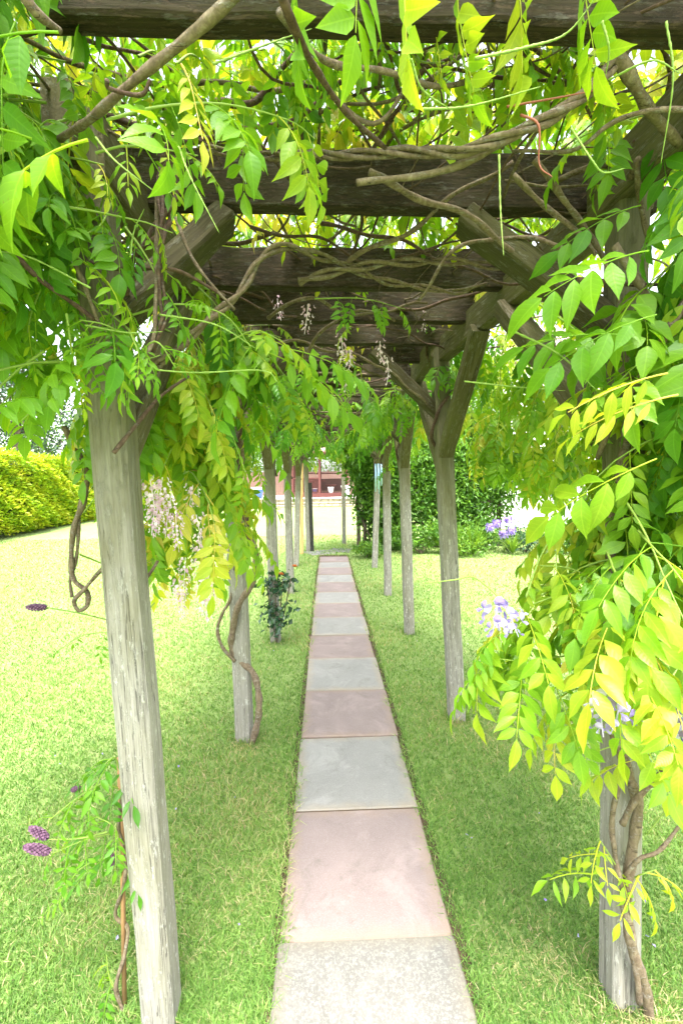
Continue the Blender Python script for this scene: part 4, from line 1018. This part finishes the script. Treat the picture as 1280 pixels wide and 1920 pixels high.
for wx in (7.2, 9.9, 12.6):
    for wz in (1.5, 3.9):
        mb = MB(); c = (wx, hy0 - .02, hz + wz)
        for dx, dz, sx, sz in ((0, .56, 1.3, .07), (0, -.56, 1.3, .07), (-.62, 0, .07, 1.05), (.62, 0, .07, 1.05), (0, 0, .05, 1.05)): mb.box((c[0] + dx, c[1], c[2] + dz), (sx, .06, sz))
        wi = mb.build('window', M['white_paint'], house)
        mb = MB(); mb.box((c[0], c[1] + .012, c[2]), (1.18, .03, 1.06)); mb.build('pane', M['glass'], wi)
        mb = MB(); mb.box((c[0], c[1] - .03, c[2] - .64), (1.45, .16, .05)); mb.build('sill', M['render'], wi)

# ------------------------------------------------------------------ terrace, wall, summerhouse
TZ = .74
M['paving'] = plain('terrace_paving', (.38, .34, .31), .85, .12, 3); M['stone'] = plain('wall_stone', (.27, .22, .17), .9, .35, 6)
M['red_wood'] = plain('red_stained_wood', (.09, .03, .025), .75, .35, 10); M['fence'] = plain('fence_wood', (.13, .075, .06), .8, .3, 10)
mb = MB(); mb.box((0, 30.5, TZ - .25), (24, 12.4, .5)); mb.build('terrace', M['paving']); tag(bpy.data.objects['terrace'], 'pale paved terrace above the low stone wall', None, None, 'structure')
sw = empty('stone_wall', (-1.5, 24.2, .3), 'low stone retaining wall at the far end of the lawn', 'wall')
mb = MB(); mb.box((-1.5, 24.22, .5), (13, .14, .5)); mb.build('mortar', M['paving'], sw)
sm = []
for i in range(5):
    mb = MB(); r_ = random.Random(i); mb.box((0, 0, 0), (1, 1, 1), bev=.12); mb.v = [(x + r_.uniform(-.06, .06), y + r_.uniform(-.1, .1), z + r_.uniform(-.06, .06)) for x, y, z in mb.v]; sm.append(mb.mesh('stone', M['stone'], True))
for row in range(3):
    x = -6.6 + U(0, .2)
    while x < 3.2:
        w_ = U(.22, .5); o = link('stone', random.choice(sm), sw, (x + w_ / 2, 24.13, .38 + .15 * row), (0, 0, 0)); o.scale = (w_ - .02, .12, .135); x += w_
for i, x in enumerate(np.arange(-6.4, 3.4, .62)):
    mb = MB(); mb.box((x, 24.2, TZ + .02), (.6, .34, .05), bev=.01); mb.build('coping', M['paving'], sw)
# fence behind the terrace: boards and posts
fe = empty('fence', (-1, 33, TZ), 'brown close-board fence behind the terrace', 'fence')
bm_ = MB(); bm_.box((0, 0, .85), (.135, .02, 1.7)); bm_ = bm_.mesh('board', M['fence'])
for i in range(130): link('board', bm_, fe, (-10 + i * .142, 33 + (.006 if i % 2 else 0), TZ))
pm_ = MB(); pm_.box((0, 0, .9), (.1, .1, 1.8)); pm_ = pm_.mesh('fence_post', M['fence'])
for i in range(10): link('fence_post', pm_, fe, (-10 + i * 2.0, 33.08, TZ))
# summerhouse: six posts, deck, lattice sides, pitched roof
gc = Vector((-.55, 29.0, TZ)); GR = 1.95
gaz = empty('summerhouse', gc, 'open red-brown hexagonal timber summerhouse with lattice sides on the terrace', 'summerhouse')
hexp = [gc + Vector((math.cos(R(30 + 60 * i)) * GR, math.sin(R(30 + 60 * i)) * GR, 0)) for i in range(6)]
def hexprism(r0, z0, z1, mat, name, parent, r1=None):
    mb = MB(); r1 = r0 if r1 is None else r1; v = [gc + Vector((math.cos(R(30 + 60 * i)) * r0, math.sin(R(30 + 60 * i)) * r0, z0)) for i in range(6)] + [gc + Vector((math.cos(R(30 + 60 * i)) * r1, math.sin(R(30 + 60 * i)) * r1, z1)) for i in range(6)]
    mb.add(v, [(5, 4, 3, 2, 1, 0), (6, 7, 8, 9, 10, 11)] + [(i, (i + 1) % 6, 6 + (i + 1) % 6, 6 + i) for i in range(6)]); return mb.build(name, mat, parent)
hexprism(2.15, 0, .24, M['red_wood'], 'deck', gaz); hexprism(2.4, 2.62, 2.74, M['red_wood'], 'eaves', gaz); hexprism(2.35, 2.745, 3.7, M['tile'], 'roof', gaz, .05)
for p in hexp:
    mb = MB(); mb.box(p + Vector((0, 0, 1.43)), (.13, .13, 2.4), bev=.01); mb.build('post', M['red_wood'], gaz)
def lattice(a, b, z0, z1, name='lattice', step=.13):
    a, b = Vector(a), Vector(b); L = (b - a).length; X_ = (b - a).normalized(); mb = MB(); H = z1 - z0
    for sgn in (1, -1):
        k = -H
        while k < L:
            s0 = max(0, k); s1 = min(L, k + H)
            if s1 - s0 > .04:
                za, zb = (s0 - k), (s1 - k)
                if sgn < 0: za, zb = H - za, H - zb
                mb.bar(a + X_ * s0 + Vector((0, 0, z0 + za)), a + X_ * s1 + Vector((0, 0, z0 + zb)), .012, .03, up=X_.cross(Vector((0, 0, 1))))
            k += step
    mb.build(name, M['red_wood'], gaz, kind='stuff')
    mb = MB(); 
    for z in (z0, z1): mb.bar(a + Vector((0, 0, z)), b + Vector((0, 0, z)), .05, .06)
    mb.build('rail', M['red_wood'], gaz)
for i in range(6):
    if i == 4: continue
    a, b = hexp[i], hexp[(i + 1) % 6]
    if i in (1, 0): lattice(a, b, .3 + 0, 1.0); lattice(a, b, 1.5, 2.5, step=.16)
    else: lattice(a, b, .3, 1.15)
    if i in (0, 1, 2):
        n_ = (gc - (a + b) / 2); n_.z = 0; n_.normalize(); mb = MB(); mb.bar(a + n_ * .1 + Vector((0, 0, .75)), b + n_ * .1 + Vector((0, 0, .75)), .03, .8); mb.build('panel', M['fence'], gaz)
def table(name, label, c, r_, h_, cat='table'):
    o = empty(name, c, label, cat); c = Vector(c)
    mb = MB(); mb.lathe(c, [(0.001, h_ - .05), (r_ - .02, h_ - .05), (r_, h_ - .03), (r_, h_ - .01), (r_ - .02, h_), (.001, h_)], 18); mb.build('table_top', M['red_wood'], o)
    for i in range(4):
        a = R(45 + 90 * i); mb = MB(); mb.bar(c + Vector((math.cos(a) * r_ * .45, math.sin(a) * r_ * .45, 0)), c + Vector((math.cos(a) * r_ * .45, math.sin(a) * r_ * .45, h_ - .05)), .07, .07, up=(0, 1, 0)); mb.build('leg', M['red_wood'], o)
table('garden_table', 'round red-brown table inside the summerhouse', (-.75, 28.6, TZ + .24), .62, .78)
table('stool', 'low red-brown stool beside the right front post of the summerhouse', (.15, 28.3, TZ + .24), .36, .5, 'stool')
M['blue_glaze'] = plain('blue_glaze', (.05, .12, .34), .2, .2, 6, .5); M['white_glaze'] = plain('white_glaze', (.78, .78, .75), .3, .08, 9, .5); M['terracotta'] = plain('pot_soil', (.08, .05, .03), .9)
def pot(name, label, c, r_, h_, mat, rim=None):
    c = Vector(c); o = empty(name, c, label, 'pot')
    mb = MB(); mb.lathe(c, [(.001, 0), (r_ * .72, 0), (r_ * .9, h_ * .5), (r_ * .98, h_ * .84)], 18); mb.build('body', M[mat], o, True)
    mb = MB(); mb.lathe(c, [(r_ * .98, h_ * .84), (r_ * 1.07, h_ * .86), (r_ * 1.07, h_), (r_ * .95, h_), (r_ * .9, h_ * .9)], 18); mb.build('rim', M[rim or mat], o)
    mb = MB(); mb.lathe(c, [(r_ * .92, h_ * .9), (.001, h_ * .93)], 18); mb.build('soil', M['terracotta'], o)
pp = at(483, 928, 25.2); pot('planter', 'round blue planter with a white rim on the terrace edge', (pp.x, 25.2, TZ), .34, .66, 'blue_glaze', 'white_glaze')
pp = at(620, 925, 27.3); pot('ceramic_pot', 'white pot on the deck front by the low stool', (pp.x, 27.42, TZ + .24), .17, .36, 'white_glaze')
pp = at(648, 928, 26.6); pot('planter', 'tall white planter on the terrace, right of the summerhouse', (pp.x, 26.6, TZ), .26, .7, 'white_glaze')
pp = at(590, 925, 27.3); pot('ceramic_pot', 'small blue pot on the deck just right of the black post', (pp.x, 27.45, TZ + .24), .15, .3, 'blue_glaze', 'white_glaze')

# ------------------------------------------------------------------ climber and trellis right of the walk
M['trellis'] = wood_mat('trellis_wood', (.035, .025, .017), (.075, .055, .04), (.13, .10, .075), algae_amt=.3, lichen=.2)
tre = empty('trellis', (2.2, 10.6, 0), 'weathered timber trellis under the dark climber beyond the right posts', 'trellis')
for x in (.62, .78, 1.6, 2.5, 3.4, 4.0): timber('post', (x, 10.6 + (.1 if x == .78 else 0), -.05), (x, 10.6, 2.6), .09, .09, M['trellis'], tre, up=(0, 1, 0))
for z in (.6, 1.1, 1.45, 1.72, 2.2): timber('slat', (.6, 10.53, z), (4.05, 10.53, z), .03, .06, M['trellis'], tre)
cl = empty('climber', (2.1, 10.8, 0), 'dense dark green climber filling the trellis beyond the right posts', 'climber')
rs = np.random.default_rng(9)
P1, T1, _ = clumps((1.15, 10.5, 1.5), (.75, .5, 1.6), 130, 90, rs, .13, .3); P2, T2, _ = clumps((2.9, 10.6, 1.7), (1.9, .5, 1.7), 260, 90, rs, .12, .3); P3, T3, _ = clumps((.75, 10.1, 2.3), (.6, .7, .6), 50, 80, rs, .18, .3)
P = np.concatenate([P1, P2, P3]); T = np.concatenate([T1, T2, T3]); k_ = P[:, 2] > .12
foliage_obj('foliage', cl, P[k_], .12, .5 + T[k_], M['fol'], rs, droop=.4)
for x in (.66, .8, 1.5, 2.6, 3.3):
    mb = MB(); pts = [Vector((x + .1 * math.sin(i * 1.3 + x * 9), 10.5 + .06 * math.cos(i * 1.7), .28 * i)) for i in range(9)]; mb.tube(catmull(pts, 4), .02, 6); mb.build('stem', M['trunk'], cl, True)
# bed of low plants along its foot
beds = [(735, 1030, .45, .5, 'fol', .45, .09, 'low green plant at the foot of the trellis behind the grey post'), (790, 1036, .55, .7, 'fol', .5, .09, 'leafy green shrub between the grey post and the white-flecked post'), (690, 1043, .35, .3, 'fol', .55, .07, 'small green plant beside the end of the slab path'),
        (865, 1040, .5, .55, 'fol', .62, .08, 'bright green clump just right of the white-flecked post'), (900, 1030, .55, .75, 'fol', .5, .09, 'mid green shrub left of the violet flowers'), (985, 1033, .6, .6, 'fol_dark', .6, .08, 'dark green low shrub right of the violet flowers'), (1060, 1035, .6, .6, 'fol', .5, .09, 'low shrub in the bed behind the lime leaves')]
for i, (px, py, rr, hh, mt, tn, sz, lab) in enumerate(beds):
    b = gnd(px, py, .03); rs = np.random.default_rng(200 + i); o = empty('shrub', (b.x, b.y, float(gz(b.x, b.y))), lab, 'shrub', 'plants in the bed by the trellis')
    Pq, Tq, Cq = clumps((b.x, b.y, hh * .55), (rr, rr * .8, hh * .55), 22, 55, rs, .2, .3); kk = Pq[:, 2] > .02
    foliage_obj('foliage', o, Pq[kk], sz, tn + Tq[kk], M[mt], rs)
    mb = MB()
    for c in Cq[:9]: mb.tube([(b.x, b.y, 0), (b.x * .4 + c[0] * .6, b.y * .4 + c[1] * .6, c[2] * .55), tuple(c)], [.012, .009, .005], 5, False)
    mb.build('stems', M['trunk'], o, True)
def strap_plant(px, py, n, L, label, flowers=0):
    b = gnd(px, py, .03); o = empty('strap_leaf_plant', (b.x, b.y, float(gz(b.x, b.y))), label, 'plant')
    mb = MB(); r = random.Random(px)
    for i in range(n):
        a = r.uniform(0, 6.28); d = Vector((math.cos(a), math.sin(a), 0)); s_ = Vector((-d.y, d.x, 0)); l_ = L * r.uniform(.6, 1.1); pts = []; lean = r.uniform(.3, 1.0)
        for k in range(6):
            t = k / 5; pts.append(b + d * (l_ * lean * t * .8) + Vector((0, 0, l_ * (t - .62 * lean * t * t))))
        vs = []
        for k, p in enumerate(pts): w_ = .014 * (1 - (k / 5) ** 2) + .001; vs += [p - s_ * w_, p + s_ * w_]
        mb.add(vs, [(2 * k, 2 * k + 1, 2 * k + 3, 2 * k + 2) for k in range(5)])
    me = mb.mesh('leaves', M['fol'], True, b); at_ = me.attributes.new('tint', 'FLOAT', 'POINT'); at_.data.foreach_set('value', np.full(len(me.vertices), .75, np.float32)); link('leaves', me, o, b, kind='stuff')
    return o
strap_plant(885, 1040, 70, .9, 'pale arching strap-leaf plant left of the violet flowers'); strap_plant(960, 1038, 60, .7, 'strap-leaf plant under the violet flowers'); strap_plant(830, 1036, 40, .7, 'strap-leaf plant behind the white-flecked post')
M['violet'] = petal_mat('violet_petal', [(0, (.16, .09, .38)), (.5, (.30, .20, .58)), (1, (.5, .42, .75))])
VI = [raceme_mesh(70 + i, .14, .09, 18, .075, 'violet') for i in range(2)]
vb = gnd(938, 1032, .03); vp = Plant('violet_flower', vb, 'violet-flowered plant in the bed right of the white-flecked post', 'flower')
for px, py in ((918, 985), (930, 978), (944, 998), (958, 992), (952, 972)):
    q = at(px, py, vb.y - .4); o = link('flower_head', random.choice(VI), vp.o, q); mb = MB(); mb.tube([vb + Vector((0, -.2, 0)), (vb + q) / 2 + Vector((0, -.15, .1)), q], .006, 5); mb.build('stalk', M['shoot'], vp.o)

# ------------------------------------------------------------------ rose by the third left post
rb = gnd(520, 1200); rb.y -= .1; rs = np.random.default_rng(31)
ro = empty('rose_bush', rb, 'small dark-leaved rose bush against the third left post', 'rose')
P = []
for (px, py, dY, n) in ((505, 1090, -.06, 60), (525, 1085, 0, 55), (540, 1095, .02, 50), (512, 1110, -.08, 60), (500, 1140, -.05, 40), (535, 1140, -.05, 40), (510, 1150, -.08, 70), (525, 1165, -.08, 55), (520, 1180, -.05, 45), (490, 1105, 0, 18), (548, 1110, 0, 14)):
    n = int(n * .5); c = at(px, py, rb.y + dY); P.append(np.array(c) + rs.normal(size=(n, 3)) * .042)
P = np.concatenate(P); foliage_obj('leaves', ro, P, .062, rs.uniform(.2, .9, len(P)), M['fol_dark'], rs, aspect=.75)
for px in (498, 515, 530, 545):
    mb = MB(); mb.tube(catmull([rb, at((px + 520) / 2, 1150, rb.y - .03), at(px, 1085, rb.y - .03)], 5), .006, 5); mb.build('stem', M['trunk'], ro, True)
M['orange'] = petal_mat('orange_petal', [(0, (.5, .12, .03)), (1, (.75, .3, .08))])
for px, py in ((527, 1078), (552, 1063)):
    mb = MB(); c = at(px, py, rb.y); r = random.Random(px)
    for i in range(10):
        a = i * 2.4; d = Vector((math.cos(a), math.sin(a), .6 + .1 * i)).normalized(); floret(mb, c, d, .035 - .0015 * i, r)
    me = mb.mesh('rose_flower', M['orange'], False, c); a_ = me.attributes.new('tint', 'FLOAT', 'POINT'); a_.data.foreach_set('value', np.random.default_rng(1).uniform(0, 1, len(me.vertices)).astype(np.float32)); link('flower', me, ro, c)

# ------------------------------------------------------------------ wind chime
wc0 = at(709, 842, 7.4); ch = empty('wind_chime', wc0, 'wind chime of hanging pale blue metal tubes between two posts', 'wind chime')
M['chime'] = plain('chime_tube', (.35, .52, .68), .3, .15, 20, .5, 0, .6)
mb = MB(); mb.lathe(wc0 + Vector((0, 0, -.16)), [(.001, 0), (.07, 0), (.07, .018), (.001, .018)], 16); mb.build('top_disc', M['trellis'], ch)
mb = MB(); mb.tube([wc0 + Vector((0, 0, .9)), wc0 + Vector((0, 0, -.15))], .003, 5); mb.build('cord', M['bark'], ch)
for i in range(6):
    a = R(60 * i + 15); c = wc0 + Vector((math.cos(a) * .055, math.sin(a) * .055, -.24)); L_ = (.34, .5, .38, .46, .42, .36)[i]
    mb = MB(); mb.tube([c, c + Vector((0, 0, -L_))], .012, 10); tb = mb.build('tube', M['chime'], ch, True)
    mb = MB(); mb.tube([c + Vector((0, 0, .085)), c], .0015, 4); mb.build('string', M['bark'], tb)
mb = MB(); c = wc0 + Vector((0, 0, -.5)); mb.lathe(c, [(.001, 0), (.03, .004), (.03, .014), (.001, .018)], 14); mb.build('clapper', M['trellis'], ch)

# ------------------------------------------------------------------ grass
def make_grass(N, seed):
    rs = np.random.default_rng(seed)
    y = np.exp(rs.uniform(np.log(1.0), np.log(13.0), N)); x = rs.uniform(-1, 1, N) * (.86 * y + .25) - .05
    keep = (np.abs(x - .0) > .297 + .008 * np.sin(y * 9 + np.sign(x) * 2) + rs.normal(0, .014, N)) | (y > 9.55)
    x, y = x[keep], y[keep]; N = len(x)
    s1 = np.sin(x * 3.1 + y * 1.7) + np.sin(x * 1.3 - y * 2.9 + 2) + np.sin(x * 7.3 + y * 5.1 + 1) * .6 + np.sin(x * 13 - y * 11) * .4
    edge = np.clip(1 - (np.abs(x) - .3) / .1, 0, 1)
    near = np.zeros(N)
    for k, (b, t) in POSTS.items():
        if b is not None: near = np.maximum(near, np.clip(1 - (np.hypot(x - b.x, y - b.y) - .05) / .1, 0, 1))
    L = rs.uniform(.016, .05, N) * (1 + .12 * s1) * (1 + .4 * edge + 1.0 * near * rs.uniform(0, 1, N)) * (.8 + .03 * y)
    w = (.0011 + .0004 * y) * rs.uniform(.7, 1.3, N)
    a = rs.uniform(0, 6.283, N); lean = rs.uniform(.3, 1.5, N); b = rs.uniform(0, 6.283, N)
    dx, dy = np.cos(a) * lean, np.sin(a) * lean; sx, sy = np.cos(b), np.sin(b)
    z0 = gz(x, y) - .002
    def pt(t, side, ww):
        return np.stack([x + dx * L * t * t * .9 + sx * w * side * ww, y + dy * L * t * t * .9 + sy * w * side * ww, z0 + L * (t - .28 * lean * t * t)], 1)
    V = np.stack([pt(0, -1, 1), pt(0, 1, 1), pt(.55, -1, .8), pt(.55, 1, .8), pt(1, 0, 0)], 1).reshape(-1, 3)
    i = np.arange(N) * 5
    loops = np.stack([i, i + 1, i + 3, i + 2, i + 2, i + 3, i + 4], 1).ravel(); sizes = np.tile([4, 3], N)
    foot = np.exp(-((x - .78) ** 2 + (y - 1.12) ** 2) / .02) + .6 * np.exp(-((x + .60) ** 2 + (y - 2.6) ** 2) / .01) + .5 * np.exp(-((x - .55) ** 2 + (y - 1.35) ** 2) / .02)
    dry = rs.uniform(0, 1, N) < .5 * foot + np.clip(.08 + .07 * s1 - .05 * edge, .02, .4)
    T = np.where(dry, rs.uniform(.72, 1.0, N), .34 + .06 * s1 + rs.uniform(-.3, .28, N))
    me = np_mesh('grass', V, loops, sizes, M['grass'], np.repeat(T, 5), None, False)
    o = link('grass', me); tag(o, 'short mown grass blades on the lawn', 'grass', None, 'stuff')
make_grass(420000, 3)
# fallen petals and leaf scraps
rs = np.random.default_rng(77); N = 80
y = np.exp(rs.uniform(np.log(1.2), np.log(6), N)); x = rs.uniform(-1, 1, N) * (.7 * y); kk = np.abs(x) > .33; P = np.stack([x, y, np.full(N, .03)], 1)[kk]
fp = foliage_obj('fallen_petals', None, P, .013, rs.uniform(.1, .8, len(P)), M['lilac_petal'], rs, aspect=.8); tag(fp, 'pale fallen petals scattered over the lawn', 'petals')
